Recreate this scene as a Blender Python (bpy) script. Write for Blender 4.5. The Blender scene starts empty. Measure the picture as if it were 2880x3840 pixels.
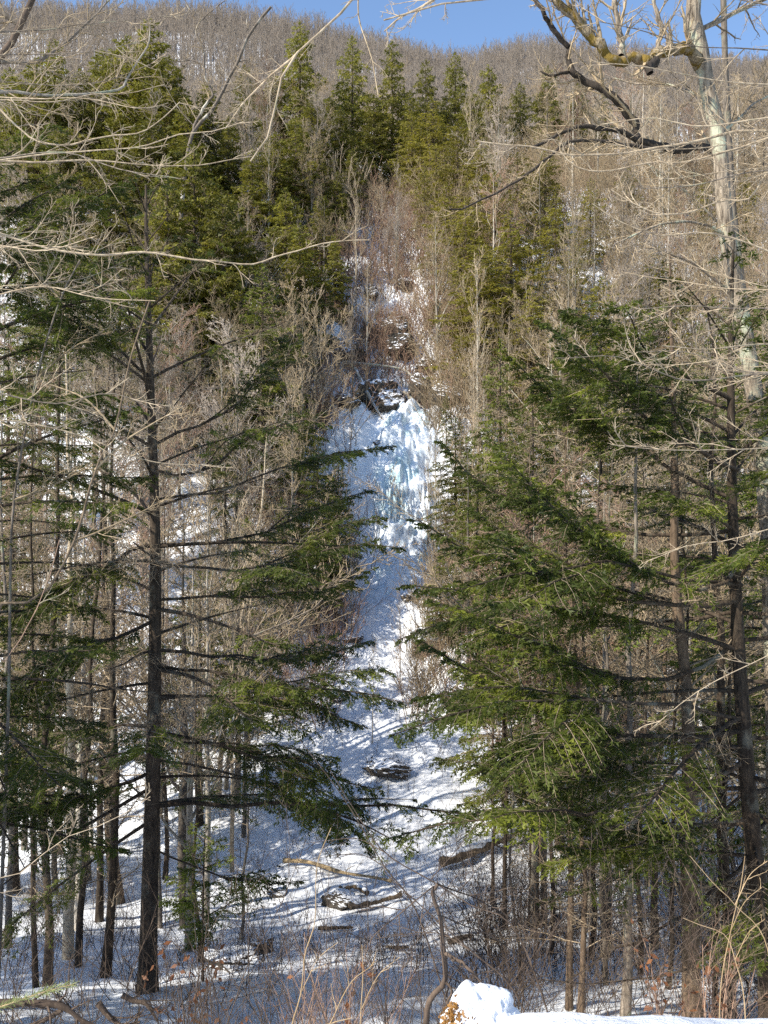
import bpy, math, random
import numpy as np
from mathutils import Vector, Matrix

C = bpy.context.scene.collection
SC = bpy.context.scene
F = 880.0          # focal length in pixels of a 768 x 1024 picture
CZ = 14.0          # height of the camera
PI = math.pi
rad = math.radians

def at(u, v, y):
    """the point at depth y seen at (u, v)"""
    return np.array([(u - 384.0) / F * y, y, CZ + (512.0 - v) / F * y])

# ------------------------------------------------------------------ noise
_lat = np.random.default_rng(7).random((256, 256))
def vnoise(x, y):
    x = np.asarray(x, float); y = np.asarray(y, float)
    xi = np.floor(x).astype(int); yi = np.floor(y).astype(int)
    fx = x - xi; fy = y - yi
    fx = fx * fx * (3 - 2 * fx); fy = fy * fy * (3 - 2 * fy)
    a = _lat[xi % 256, yi % 256]; b = _lat[(xi + 1) % 256, yi % 256]
    c = _lat[xi % 256, (yi + 1) % 256]; d = _lat[(xi + 1) % 256, (yi + 1) % 256]
    return (a * (1 - fx) + b * fx) * (1 - fy) + (c * (1 - fx) + d * fx) * fy * 1.0
def fbm(x, y, o=4):
    s = 0; a = .5; t = 0
    for k in range(o):
        s = s + a * (vnoise(x * 2 ** k + 17 * k, y * 2 ** k + 31 * k) - .5); t += a; a *= .5
    return s / t

# ------------------------------------------------------------------ terrain
PY = [-40, -10, 2.6, 3.3, 4.2, 6, 10, 14, 17.6, 22, 26, 30, 35, 40, 43, 46, 49, 52, 55, 56.4, 57.4, 58.8, 61, 64, 66, 68, 71, 73, 77, 82,
      90, 98, 105, 115, 140, 170, 200, 240, 280, 310, 340, 400, 480, 700]
PZ = [-1.2, -1.6, -1.74, -1.95, -3.0, -4.3, -6.6, -8.35, -9.66, -11.4, -12.6, -13.2, -13.0, -11.6, -10.2, -8.2, -6.2, -4.5, -3.0, -2.2, 1.3, 4.6,
      6.2, 7.6, 9.6, 12.6, 14.4, 17.5, 20.5, 24.5, 29.8, 34.6, 37.4, 41.5, 55, 72.5, 89.5, 111, 132, 147, 158, 150, 90, 20]
FY = [36, 40, 44, 50, 57, 62, 68, 75, 85, 95, 110]
FX = [-.4, -.3, -1.0, .5, 1.5, 1.5, 0.1, -.6, -1.0, -.5, -.5]
def smooth(a, b, x):
    t = np.clip((x - a) / (b - a), 0, 1); return t * t * (3 - 2 * t)
def terrain(x, y):
    x = np.asarray(x, float); y = np.asarray(y, float)
    z = np.interp(y, PY, PZ)
    # away from the falls the hillside loses its ledges
    zs = np.interp(y, [40, 56, 68, 85, 100], [-11.6, -1.5, 10.5, 26, 35.5])
    xf = np.interp(y, FY, FX)
    d = np.abs(x - xf)
    hill = smooth(38, 46, y) * (1 - smooth(92, 104, y))
    k = smooth(3, 9, d) * hill
    z = z * (1 - k) + zs * k
    wide = np.interp(y, [40, 46, 52, 57, 62, 70, 80, 95], [3.6, 3.0, 1.8, 2.2, 2.0, 2.6, 3.0, 5])
    flank = np.clip(d - wide, 0, None)
    z = z + hill * 3.4 * (1 - np.exp(-flank / 3.2))
    # the far ridge
    far = smooth(190, 300, y)
    uu = 384 + x / np.maximum(y, 1) * 880
    sky_ = np.interp(uu, [-400, -100, 0, 100, 192, 269, 331, 377, 408, 445, 475, 514, 550, 620, 731, 900, 1200], [20, 4, 4, 4, 2, 12, 26, 33, 39, 51, 50, 38, 37, 45, 58, 55, 70])
    z = z + far * (62 - sky_) * .364
    # valley and bank relief
    z = z + 1.3 * fbm(x * .08 + 5, y * .08 + 9, 3) * smooth(6, 30, y)
    z = z + 0.55 * fbm(x * .45, y * .45, 4) * smooth(3.5, 12, y)
    z = z + 3.0 * fbm(x * .05, y * .05 + 40, 4) * smooth(60, 120, y)
    z = z + .16 * fbm(x * 1.6 + 3, y * 1.6, 3) * smooth(2, 8, y)
    # ledges and mounded snow in the ravine
    rv = hill * np.exp(-(d / 6.0) ** 2) * smooth(44, 50, y)
    z = z + rv * (2.0 * fbm(x * .55 + 11, y * .55, 4) + 1.6 * (.25 - np.abs(fbm(x * 1.1, y * .8 + 3, 3))) + .5 * (.2 - np.abs(fbm(x * 2.3 + 4, y * 2.0, 2))))
    led = y * .75 + 1.6 * fbm(x * .4, y * .4, 3) + .2 * x; fr = led - np.floor(led)
    z = z + hill * np.exp(-(d / 4.5) ** 2) * smooth(43, 46, y) * .55 * (smooth(.62, .95, fr) - fr)
    # the snow bank on the right below the camera
    bank = np.exp(-((y - 2.9) / .45) ** 2) * smooth(.30, .50, x) * (1.9 - .5 * np.clip(x, 0, 2))
    z = z + .095 * bank * (1 + .9 * fbm(x * 2.5, y * 2.5, 3))
    return z + CZ
def gz(x, y): return float(terrain(x, y))

# ------------------------------------------------------------------ mesh building with arrays
class MB:
    def __init__(s): s.v = []; s.f = []; s.n = 0; s.m = []
    def add(s, v, f, mat=0):
        v = np.asarray(v, np.float32).reshape(-1, 3); f = np.asarray(f, np.int64)
        if len(v) == 0 or len(f) == 0: return
        if f.shape[1] == 3: f = np.concatenate([f, -np.ones((len(f), 1), np.int64) * 10 ** 9], 1)
        s.v.append(v); s.f.append(f + s.n); s.m.append(np.full(len(f), mat, np.int32)); s.n += len(v)
    def build(s, name, mats, parent=None, smooth=True, loc=None):
        me = bpy.data.meshes.new(name)
        v = np.concatenate(s.v); f = np.concatenate(s.f); m = np.concatenate(s.m)
        tri = f[:, 3] < 0
        cnt = np.where(tri, 3, 4)
        loops = f.reshape(-1)[(f.reshape(-1) >= 0)]
        me.vertices.add(len(v)); me.vertices.foreach_set('co', v.reshape(-1))
        me.loops.add(len(loops)); me.loops.foreach_set('vertex_index', loops.astype(np.int32))
        me.polygons.add(len(f))
        st = np.concatenate([[0], np.cumsum(cnt)[:-1]]).astype(np.int32)
        me.polygons.foreach_set('loop_start', st)
        me.polygons.foreach_set('use_smooth', np.full(len(f), smooth))
        for mt in (mats if isinstance(mats, (list, tuple)) else [mats]): me.materials.append(mt)
        me.polygons.foreach_set('material_index', m)
        me.update(calc_edges=True)
        o = bpy.data.objects.new(name, me); C.objects.link(o)
        if parent: o.parent = parent
        if loc is not None: o.location = loc
        return o

def nrm(a): return a / (np.linalg.norm(a, axis=-1, keepdims=True) + 1e-9)

def tubes(P, R, S, rng=None, rough=0.0):
    """P (B,K,3), R (B,K) -> verts, faces"""
    P = np.asarray(P, float); R = np.asarray(R, float)
    B, K, _ = P.shape
    T = np.gradient(P, axis=1) if K > 2 else np.repeat(P[:, 1:] - P[:, :1], K, 1)
    T = nrm(T)
    ref = np.where(np.abs(T[:, :1, 2:3]) < .8, np.array([0, 0, 1.0]), np.array([1.0, .1, 0]))
    ref = np.broadcast_to(ref, T.shape)
    A = nrm(np.cross(T, ref)); Bn = np.cross(T, A)
    th = np.arange(S) / S * 2 * PI
    RR = R[:, :, None]
    if rng is not None and rough > 0: RR = RR * (1 + rough * (rng.random((B, K, S)) - .5))
    else: RR = np.broadcast_to(RR, (B, K, S))
    V = P[:, :, None, :] + RR[..., None] * (A[:, :, None, :] * np.cos(th)[None, None, :, None] + Bn[:, :, None, :] * np.sin(th)[None, None, :, None])
    idx = np.arange(B * K * S).reshape(B, K, S)
    a = idx[:, :-1, :]; b = np.roll(a, -1, 2); c = idx[:, 1:, :]; d = np.roll(c, -1, 2)
    Fq = np.stack([a, b, d, c], -1).reshape(-1, 4)
    return V.reshape(-1, 3), Fq

def blades(P, D, N, L, W):
    """little diamond blades"""
    side = nrm(np.cross(D, N)) * (W[:, None] * .5)
    mid = P + D * (L[:, None] * .42)
    V = np.stack([P, mid + side, P + D * L[:, None], mid - side], 1)
    n = len(P)
    return V.reshape(-1, 3), np.arange(n * 4).reshape(n, 4)

def resample(pts, K):
    pts = np.asarray(pts, float)
    # Catmull-Rom then even spacing
    p = np.concatenate([[2 * pts[0] - pts[1]], pts, [2 * pts[-1] - pts[-2]]])
    out = []
    for i in range(1, len(p) - 2):
        t = np.linspace(0, 1, 8, endpoint=False)[:, None]
        p0, p1, p2, p3 = p[i - 1], p[i], p[i + 1], p[i + 2]
        out.append(.5 * ((2 * p1) + (-p0 + p2) * t + (2 * p0 - 5 * p1 + 4 * p2 - p3) * t ** 2 + (-p0 + 3 * p1 - 3 * p2 + p3) * t ** 3))
    out.append(pts[-1:])
    q = np.concatenate(out)
    d = np.concatenate([[0], np.cumsum(np.linalg.norm(np.diff(q, axis=0), axis=1))])
    s = np.linspace(0, d[-1], K)
    return np.stack([np.interp(s, d, q[:, k]) for k in range(3)], 1)

def children(rng, P, R, n, t0, ang, lr, K, up=.15, wander=.25, rr=.5, t1=1.0, taper=.6, tipr=.25, lmin=0, flat=0, ref_len=None, rmin=0.0):
    """spawn n children on each path; returns paths (B*n,K,3) and radii"""
    B, Kp, _ = P.shape
    seg = np.linalg.norm(np.diff(P, axis=1), axis=2).sum(1)
    t = t0 + (t1 - t0) * (np.arange(n)[None, :] + rng.random((B, n))) / n
    x = t * (Kp - 1); i = np.clip(np.floor(x).astype(int), 0, Kp - 2); f = (x - i)[..., None]
    bi = np.arange(B)[:, None]
    p = P[bi, i] * (1 - f) + P[bi, i + 1] * f
    T = nrm(P[bi, i + 1] - P[bi, i])
    r = R[bi, i] * (1 - f[..., 0]) + R[bi, i + 1] * f[..., 0]
    rv = rng.normal(size=(B, n, 3)); rv[..., 2] *= (1 - flat)
    perp = nrm(rv - (rv * T).sum(-1, keepdims=True) * T)
    a = ang * (.7 + .6 * rng.random((B, n, 1)))
    D = nrm(np.cos(a) * T + np.sin(a) * perp + np.array([0, 0, up]))
    Lb = (seg if ref_len is None else np.full(B, ref_len))[:, None]
    L = Lb * lr * (1 - taper * (t - t0) / max(1e-6, t1 - t0)) * (.6 + .8 * rng.random((B, n)))
    L = np.maximum(L, lmin)
    M = B * n
    p = p.reshape(M, 3); D = D.reshape(M, 3); L = L.reshape(M); r = np.minimum(r.reshape(M) * rr, r.reshape(M) * .9)
    r = np.maximum(r, rmin)
    out = np.empty((M, K, 3)); out[:, 0] = p
    d = D.copy()
    for k in range(1, K):
        d = nrm(d + wander * rng.normal(size=(M, 3)) * np.array([1, 1, .8]) + np.array([0, 0, up * .35]))
        out[:, k] = out[:, k - 1] + d * (L / (K - 1))[:, None]
    rr_ = r[:, None] * np.linspace(1, tipr, K)[None, :]
    return out, rr_

# ------------------------------------------------------------------ materials
def mat(name):
    m = bpy.data.materials.new(name); m.use_nodes = True
    nt = m.node_tree; nt.nodes.clear()
    out = nt.nodes.new('ShaderNodeOutputMaterial')
    return m, nt, out
def N(nt, t, **kw):
    n = nt.nodes.new(t)
    for k, v in kw.items():
        if hasattr(n, k) and not k in ('Scale',): setattr(n, k, v)
        else: n.inputs[k].default_value = v
    return n
def noise(nt, scale, detail=4, vec=None, rough=.6):
    n = nt.nodes.new('ShaderNodeTexNoise'); n.inputs['Scale'].default_value = scale; n.inputs['Detail'].default_value = detail
    n.inputs['Roughness'].default_value = rough
    if vec is not None: nt.links.new(vec, n.inputs['Vector'])
    return n
def ramp(nt, fac, stops):
    r = nt.nodes.new('ShaderNodeValToRGB'); nt.links.new(fac, r.inputs[0])
    e = r.color_ramp.elements
    while len(e) < len(stops): e.new(.5)
    for k, (p, c) in enumerate(stops): e[k].position = p; e[k].color = (*c, 1)
    return r
def mapping(nt, scale):
    tc = nt.nodes.new('ShaderNodeTexCoord'); mp = nt.nodes.new('ShaderNodeMapping'); mp.inputs['Scale'].default_value = scale
    nt.links.new(tc.outputs['Object'], mp.inputs['Vector']); return mp.outputs[0]
def mixc(nt, fac, a, b):
    m = nt.nodes.new('ShaderNodeMix'); m.data_type = 'RGBA'
    for s, i in ((fac, 0), (a, 6), (b, 7)):
        if hasattr(s, 'links') or hasattr(s, 'is_linked'): nt.links.new(s, m.inputs[i])
        else: m.inputs[i].default_value = s if i == 0 else (*s, 1)
    return m.outputs[2]

def bark_mat(name, dark, light, patch=None, scale=(9, 9, 2.2), patch_amt=.5, vary=.3, bump=.4, patch_scale=2.5):
    m, nt, out = mat(name)
    v = mapping(nt, scale)
    n1 = noise(nt, 2.2, 5, v); r1 = ramp(nt, n1.outputs[0], [(.32, dark), (.68, light)])
    col = r1.outputs[0]
    if patch:
        n2 = noise(nt, patch_scale, 4, mapping(nt, (1, 1, .6))); r2 = ramp(nt, n2.outputs[0], [(1 - patch_amt - .06, (0, 0, 0)), (1 - patch_amt + .06, (1, 1, 1))])
        col = mixc(nt, r2.outputs[0], col, patch)
    oi = nt.nodes.new('ShaderNodeObjectInfo')
    hs = nt.nodes.new('ShaderNodeHueSaturation')
    mr = nt.nodes.new('ShaderNodeMapRange'); mr.inputs[3].default_value = 1 - vary; mr.inputs[4].default_value = 1 + vary
    nt.links.new(oi.outputs['Random'], mr.inputs[0]); nt.links.new(mr.outputs[0], hs.inputs['Value']); nt.links.new(col, hs.inputs['Color'])
    b = nt.nodes.new('ShaderNodeBsdfPrincipled'); b.inputs['Roughness'].default_value = .9
    b.inputs['Specular IOR Level'].default_value = .2
    nt.links.new(hs.outputs[0], b.inputs['Base Color'])
    if bump:
        bp = nt.nodes.new('ShaderNodeBump'); bp.inputs['Strength'].default_value = bump; bp.inputs['Distance'].default_value = .03
        nt.links.new(n1.outputs[0], bp.inputs['Height']); nt.links.new(bp.outputs[0], b.inputs['Normal'])
    nt.links.new(b.outputs[0], out.inputs[0]); return m

def leaf_mat(name, a, b_, c=None, scale=.8, transl=.25, vary=.25):
    m, nt, out = mat(name)
    n1 = noise(nt, scale, 3, mapping(nt, (1, 1, 1)))
    st = [(.3, a), (.7, b_)] if c is None else [(.28, a), (.52, b_), (.75, c)]
    r1 = ramp(nt, n1.outputs[0], st)
    oi = nt.nodes.new('ShaderNodeObjectInfo'); hs = nt.nodes.new('ShaderNodeHueSaturation')
    mr = nt.nodes.new('ShaderNodeMapRange'); mr.inputs[3].default_value = 1 - vary; mr.inputs[4].default_value = 1 + vary
    nt.links.new(oi.outputs['Random'], mr.inputs[0]); nt.links.new(mr.outputs[0], hs.inputs['Value']); nt.links.new(r1.outputs[0], hs.inputs['Color'])
    b = nt.nodes.new('ShaderNodeBsdfPrincipled'); b.inputs['Roughness'].default_value = .55; b.inputs['Specular IOR Level'].default_value = .35
    nt.links.new(hs.outputs[0], b.inputs['Base Color'])
    t = nt.nodes.new('ShaderNodeBsdfTranslucent'); nt.links.new(hs.outputs[0], t.inputs[0])
    mx = nt.nodes.new('ShaderNodeMixShader'); mx.inputs[0].default_value = transl
    nt.links.new(b.outputs[0], mx.inputs[1]); nt.links.new(t.outputs[0], mx.inputs[2]); nt.links.new(mx.outputs[0], out.inputs[0]); return m

def snow_mat():
    m, nt, out = mat('snow')
    v = mapping(nt, (1, 1, 1))
    n1 = noise(nt, 1.3, 8, v, .65); n2 = noise(nt, 9, 5, v, .7); n3 = noise(nt, .35, 6, v, .7)
    col = ramp(nt, n1.outputs[0], [(.3, (.74, .77, .82)), (.7, (.84, .85, .87))]).outputs[0]
    # leaf litter showing through thin snow
    lit = nt.nodes.new('ShaderNodeMath'); lit.operation = 'MULTIPLY'
    ra = ramp(nt, n2.outputs[0], [(.60, (0, 0, 0)), (.68, (1, 1, 1))]); rb = ramp(nt, n3.outputs[0], [(.53, (0, 0, 0)), (.66, (1, 1, 1))])
    nt.links.new(ra.outputs[0], lit.inputs[0]); nt.links.new(rb.outputs[0], lit.inputs[1])
    col = mixc(nt, lit.outputs[0], col, (.13, .085, .05))
    b = nt.nodes.new('ShaderNodeBsdfPrincipled'); b.inputs['Roughness'].default_value = .7; b.inputs['Specular IOR Level'].default_value = .3
    nt.links.new(col, b.inputs['Base Color'])
    bp = nt.nodes.new('ShaderNodeBump'); bp.inputs['Strength'].default_value = .55; bp.inputs['Distance'].default_value = .25
    b2 = nt.nodes.new('ShaderNodeBump'); b2.inputs['Strength'].default_value = .5; b2.inputs['Distance'].default_value = .02
    n5 = noise(nt, 28, 6, v, .75); nt.links.new(n5.outputs[0], b2.inputs['Height']); nt.links.new(b2.outputs[0], bp.inputs['Normal'])
    nt.links.new(n1.outputs[0], bp.inputs['Height']); nt.links.new(bp.outputs[0], b.inputs['Normal'])
    nt.links.new(b.outputs[0], out.inputs[0]); return m

def ice_mat():
    m, nt, out = mat('ice')
    v = mapping(nt, (1.6, 1.6, .35)); n1 = noise(nt, 1.0, 6, v, .6)
    n2 = noise(nt, .45, 3, mapping(nt, (1, 1, .6)))
    blue = ramp(nt, n1.outputs[0], [(.35, (.30, .50, .55)), (.62, (.62, .76, .81))]).outputs[0]
    fac = ramp(nt, n2.outputs[0], [(.50, (0, 0, 0)), (.60, (.8, .8, .8))]).outputs[0]
    # snow lies on the flatter faces
    ge = nt.nodes.new('ShaderNodeNewGeometry'); sx = nt.nodes.new('ShaderNodeSeparateXYZ'); nt.links.new(ge.outputs['Normal'], sx.inputs[0])
    fl = ramp(nt, sx.outputs[2], [(.42, (1, 1, 1)), (.62, (0, 0, 0))]).outputs[0]
    mu = nt.nodes.new('ShaderNodeMath'); mu.operation = 'MULTIPLY'; nt.links.new(fac, mu.inputs[0]); nt.links.new(fl, mu.inputs[1])
    col = mixc(nt, mu.outputs[0], (.76, .81, .86), blue)
    b = nt.nodes.new('ShaderNodeBsdfPrincipled'); b.inputs['Roughness'].default_value = .38
    nt.links.new(col, b.inputs['Base Color'])
    bp = nt.nodes.new('ShaderNodeBump'); bp.inputs['Strength'].default_value = .6; bp.inputs['Distance'].default_value = .2
    nt.links.new(n1.outputs[0], bp.inputs['Height']); nt.links.new(bp.outputs[0], b.inputs['Normal'])
    nt.links.new(b.outputs[0], out.inputs[0]); return m

def rock_mat():
    m, nt, out = mat('rock')
    v = mapping(nt, (1, 1, 2.5)); n1 = noise(nt, 2.5, 8, v, .7)
    col = ramp(nt, n1.outputs[0], [(.3, (.025, .024, .022)), (.55, (.075, .06, .043)), (.8, (.16, .13, .09))]).outputs[0]
    ge = nt.nodes.new('ShaderNodeNewGeometry'); sx = nt.nodes.new('ShaderNodeSeparateXYZ'); nt.links.new(ge.outputs['Normal'], sx.inputs[0])
    ad = nt.nodes.new('ShaderNodeMath'); ad.operation = 'ADD'; nt.links.new(sx.outputs[2], ad.inputs[0])
    n2 = noise(nt, 1.6, 4, v); nt.links.new(n2.outputs[0], ad.inputs[1])
    fl = ramp(nt, ad.outputs[0], [(.0, (0, 0, 0)), (1.0, (1, 1, 1))])
    fl.color_ramp.elements[0].position = .93; fl.color_ramp.elements[1].position = .99
    # settled snow on the level tops
    hv = nt.nodes.new('ShaderNodeMath'); hv.operation = 'MULTIPLY'; hv.inputs[1].default_value = .84; nt.links.new(ad.outputs[0], hv.inputs[0]); nt.links.new(hv.outputs[0], fl.inputs[0])
    col = mixc(nt, fl.outputs[0], col, (.86, .88, .92))
    b = nt.nodes.new('ShaderNodeBsdfPrincipled'); b.inputs['Roughness'].default_value = .85
    nt.links.new(col, b.inputs['Base Color'])
    bp = nt.nodes.new('ShaderNodeBump'); bp.inputs['Strength'].default_value = .8; bp.inputs['Distance'].default_value = .15
    nt.links.new(n1.outputs[0], bp.inputs['Height']); nt.links.new(bp.outputs[0], b.inputs['Normal'])
    nt.links.new(b.outputs[0], out.inputs[0]); return m

SNOW = snow_mat(); ICE = ice_mat(); ROCK = rock_mat()
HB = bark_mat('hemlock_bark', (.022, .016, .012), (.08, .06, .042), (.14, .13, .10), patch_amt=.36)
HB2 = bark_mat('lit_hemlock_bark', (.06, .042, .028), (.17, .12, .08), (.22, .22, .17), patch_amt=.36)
DEADTWIG = bark_mat('dead_twig', (.16, .12, .08), (.40, .32, .22), bump=0, vary=.2)
PALE = bark_mat('pale_bark', (.22, .19, .15), (.50, .45, .38), (.34, .36, .27), patch_amt=.40)
MAPLE = bark_mat('maple_bark', (.06, .045, .032), (.40, .33, .25), (.46, .47, .34), patch_amt=.42, scale=(11, 11, 1.6), bump=.9, vary=.05)
MOSS = bark_mat('mossy_bark', (.10, .075, .05), (.36, .29, .19), (.17, .115, .025), patch_amt=.50, scale=(12, 12, 6), bump=.9, vary=.05, patch_scale=6)
DEADTREE = bark_mat('dead_tree_bark', (.07, .055, .045), (.24, .20, .16), (.50, .46, .39), patch_amt=.40, vary=.1, patch_scale=1.2)
SHADEDLIMB = bark_mat('shaded_limb_bark', (.02, .017, .015), (.075, .06, .048), bump=.4, vary=.1)  # shade put into the bark colour of limbs that hang in shadow
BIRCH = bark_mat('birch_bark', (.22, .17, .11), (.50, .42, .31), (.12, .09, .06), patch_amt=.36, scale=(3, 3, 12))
GREYTREE = bark_mat('grey_bark', (.07, .058, .046), (.24, .20, .16), (.20, .21, .15), patch_amt=.40, vary=.4)
TWIG = bark_mat('tan_twig', (.20, .148, .09), (.42, .33, .215), bump=0, vary=.35)
TWIGR = bark_mat('reddish_twig', (.20, .12, .085), (.40, .27, .19), bump=0, vary=.3)
TWIGG = bark_mat('mauve_twig', (.25, .205, .165), (.45, .38, .315), bump=0, vary=.3)
TWIGP = bark_mat('pale_twig', (.22, .165, .11), (.50, .41, .29), (.19, .19, .12), patch_amt=.33, bump=.2, vary=.12)
DTWIG = bark_mat('dark_twig', (.045, .033, .026), (.13, .095, .07), bump=0, vary=.3)
LOG = bark_mat('log_bark', (.05, .038, .028), (.20, .15, .10), bump=.8)
LOGT = bark_mat('bare_log_wood', (.25, .18, .10), (.50, .38, .22), bump=.6)
FARG = leaf_mat('olive_needles', (.065, .072, .014), (.19, .185, .028), (.33, .295, .038), transl=.42, scale=.9)
GOLDG = leaf_mat('golden_olive_needles', (.09, .092, .016), (.26, .235, .032), (.40, .34, .045), transl=.45, scale=.9)
MIDG = leaf_mat('green_needles', (.042, .055, .012), (.12, .14, .019), (.26, .265, .030), transl=.42, scale=.9)
NEARG = leaf_mat('deep_green_needles', (.026, .040, .010), (.085, .108, .018), (.24, .26, .030), transl=.44, scale=1.1)
BRIGHTG = leaf_mat('bright_green_needles', (.05, .07, .014), (.14, .18, .025), (.30, .33, .036), transl=.45, scale=1.0)
BROWNLEAF = leaf_mat('dry_leaf', (.12, .045, .02), (.28, .12, .05), scale=4, transl=.3)
TANLEAF = leaf_mat('orange_litter', (.16, .075, .02), (.40, .21, .05), scale=9, transl=.1)
STRAW = bark_mat('straw_stem', (.30, .205, .11), (.50, .37, .22), bump=0, vary=.1)
GRASSY = leaf_mat('sprig_needles', (.16, .20, .06), (.36, .38, .14), scale=4)

# ------------------------------------------------------------------ objects
REG = []
def tag(o, label, cat, group=None, kind=None):
    o['label'] = label; o['category'] = cat
    if group: o['group'] = group
    if kind: o['kind'] = kind
    REG.append(o)
    return o
def empty(name, loc, label, cat, group=None, rz=0, s=1.0):
    o = bpy.data.objects.new(name, None); C.objects.link(o); o.location = loc; o.rotation_euler = (0, 0, rz)
    o.empty_display_size = .2
    o.scale = (s, s, s) if not hasattr(s, '__len__') else s
    return tag(o, label, cat, group)
def dup(root, loc, rz, s, label, group=None):
    r = root.copy(); C.objects.link(r); r.location = loc; r.rotation_euler = (0, 0, rz)
    r.scale = (s, s, s) if not hasattr(s, '__len__') else s
    r['label'] = label
    if group: r['group'] = group
    for ch in list(root.children):
        c = ch.copy(); C.objects.link(c); c.parent = r
    REG.append(r)
    return r

# ================================================================== SETTING
def grid_mesh(xs, ys, zf, name, m, off=0):
    X, Y = np.meshgrid(xs, ys); Z = zf(X, Y) + off
    nx, ny = len(xs), len(ys)
    idx = np.arange(nx * ny).reshape(ny, nx)
    f = np.stack([idx[:-1, :-1], idx[:-1, 1:], idx[1:, 1:], idx[1:, :-1]], -1).reshape(-1, 4)
    b = MB(); b.add(np.stack([X, Y, Z], -1), f); return b.build(name, m)
def fan_mesh():
    """one sheet, its rows opening out with the distance"""
    ys = np.concatenate([np.arange(-30, 1, 2.0), np.arange(1, 6, .08), np.arange(6, 20, .2), np.arange(20, 44, .25), np.arange(44, 80, .17), np.arange(80, 130, .6),
                         np.arange(130, 300, 3), np.arange(300, 720, 12)])
    s = np.linspace(-1, 1, 420); s = np.sign(s) * (np.abs(s) ** 1.35)
    Y = np.repeat(ys[:, None], len(s), 1); X = s[None, :] * (14 + .95 * np.clip(ys, 0, None))[:, None]
    Z = terrain(X, Y)
    ny, nx = X.shape; idx = np.arange(nx * ny).reshape(ny, nx)
    f = np.stack([idx[:-1, :-1], idx[:-1, 1:], idx[1:, 1:], idx[1:, :-1]], -1).reshape(-1, 4)
    b = MB(); b.add(np.stack([X, Y, Z], -1), f); return b.build('ground', SNOW)
ground = fan_mesh(); ground['kind'] = 'structure'; ground['label'] = 'snow covered valley floor and steep wooded hillside'

# frozen waterfall : lobes of ice draped down the ledges
def icefall():
    rng = np.random.default_rng(5)
    us = np.linspace(-1, 1, 90); ys = np.linspace(50.5, 64.5, 190)
    U, Y = np.meshgrid(us, ys)
    xf = np.interp(Y, FY, FX); w = np.interp(Y, [50, 53, 56, 59, 62, 65], [1.2, 1.7, 2.3, 2.2, 1.6, .9])
    X = xf + U * w + .35 * fbm(U * 2, Y * .5, 2)
    base = terrain(X, Y)
    env = (1 - U ** 2) * smooth(50.5, 52, Y) * (1 - smooth(63, 64.5, Y))
    def lump(f, o): return .5 - np.abs(fbm(X * f + o, (Y * .55 + base * .5) * f + o, 2)) * 2
    cols = np.abs(fbm(X * 2.6, Y * .2 + 3, 3)) * smooth(55.5, 56.3, Y) * (1 - smooth(57.6, 58.2, Y))
    bul = .75 * lump(.55, 2) + .42 * lump(1.3, 9) + .2 * lump(2.9, 4)
    Z = base - .12 + env * (.5 + .55 * bul)
    Y2 = Y - env * (.9 * bul + cols) * smooth(54, 56, Y)
    ny, nx = X.shape; idx = np.arange(nx * ny).reshape(ny, nx)
    f = np.stack([idx[:-1, :-1], idx[:-1, 1:], idx[1:, 1:], idx[1:, :-1]], -1).reshape(-1, 4)
    b = MB(); b.add(np.stack([X, Y2, Z], -1), f)
    root = empty('frozen_waterfall', (0, 0, 0), 'frozen waterfall of white and pale blue ice in the centre of the hillside', 'waterfall')
    b.build('ice_sheet', ICE, root)
    # icicles hanging from the lip
    P = []; R = []
    for k in range(64):
        x = rng.uniform(-1.5, .9) if k % 4 else rng.uniform(-1.5, 1.5); y = rng.uniform(56.3, 57.4)
        X0 = .95 + x; z = gz(X0, y) + .35; L = rng.uniform(.5, 1.9)
        t = np.linspace(0, 1, 7)[:, None]
        P.append(np.array([[X0, y - .55, z]]) + t * np.array([[rng.normal(0, .03), -.12, -L]])); R.append(rng.uniform(.05, .13) * (1 - .88 * t[:, 0]) * (1 + .15 * np.sin(t[:, 0] * 14 + k)))
    v, f = tubes(np.array(P), np.array(R), 7); b = MB(); b.add(v, f)
    ic = b.build('icicles', ICE, root); ic['kind'] = 'stuff'
icefall()

# ================================================================== ROCKS
def rock_mesh(seed, sx, sy, sz, n=34):
    rng = np.random.default_rng(seed)
    th = np.linspace(0, PI, n); ph = np.linspace(0, 2 * PI, 2 * n, endpoint=False)
    T, P = np.meshgrid(th, ph, indexing='ij')
    d = np.stack([np.sin(T) * np.cos(P), np.sin(T) * np.sin(P), np.cos(T)], -1)
    pl = nrm(rng.normal(size=(13, 3))); r = np.ones(T.shape) * 1.3
    for q in pl:
        h = rng.uniform(.62, .95); c = (d * q).sum(-1); r = np.where(c > .05, np.minimum(r, h / np.maximum(c, .05)), r)
    r = r * (1 + .16 * fbm(T * 3 + seed, np.sin(P) * 3 + seed, 4))
    lx = np.arange(n * 2 * n).reshape(n, 2 * n)
    q = d * r[..., None]
    r = r * (1 + .30 * fbm(q[..., 0] * 2.2 + seed * 3.1 + q[..., 2] * 4, q[..., 1] * 2.2 + q[..., 2] * 3, 4) + .22 * fbm(q[..., 0] * 6 + seed, q[..., 1] * 6 + q[..., 2] * 7, 3))
    v = d * r[..., None] * np.array([sx, sy, sz])
    idx = np.arange(n * 2 * n).reshape(n, 2 * n)
    a = idx[:-1]; b_ = idx[1:]
    f = np.stack([a, b_, np.roll(b_, -1, 1), np.roll(a, -1, 1)], -1).reshape(-1, 4)
    b = MB(); b.add(v, f); return b
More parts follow.
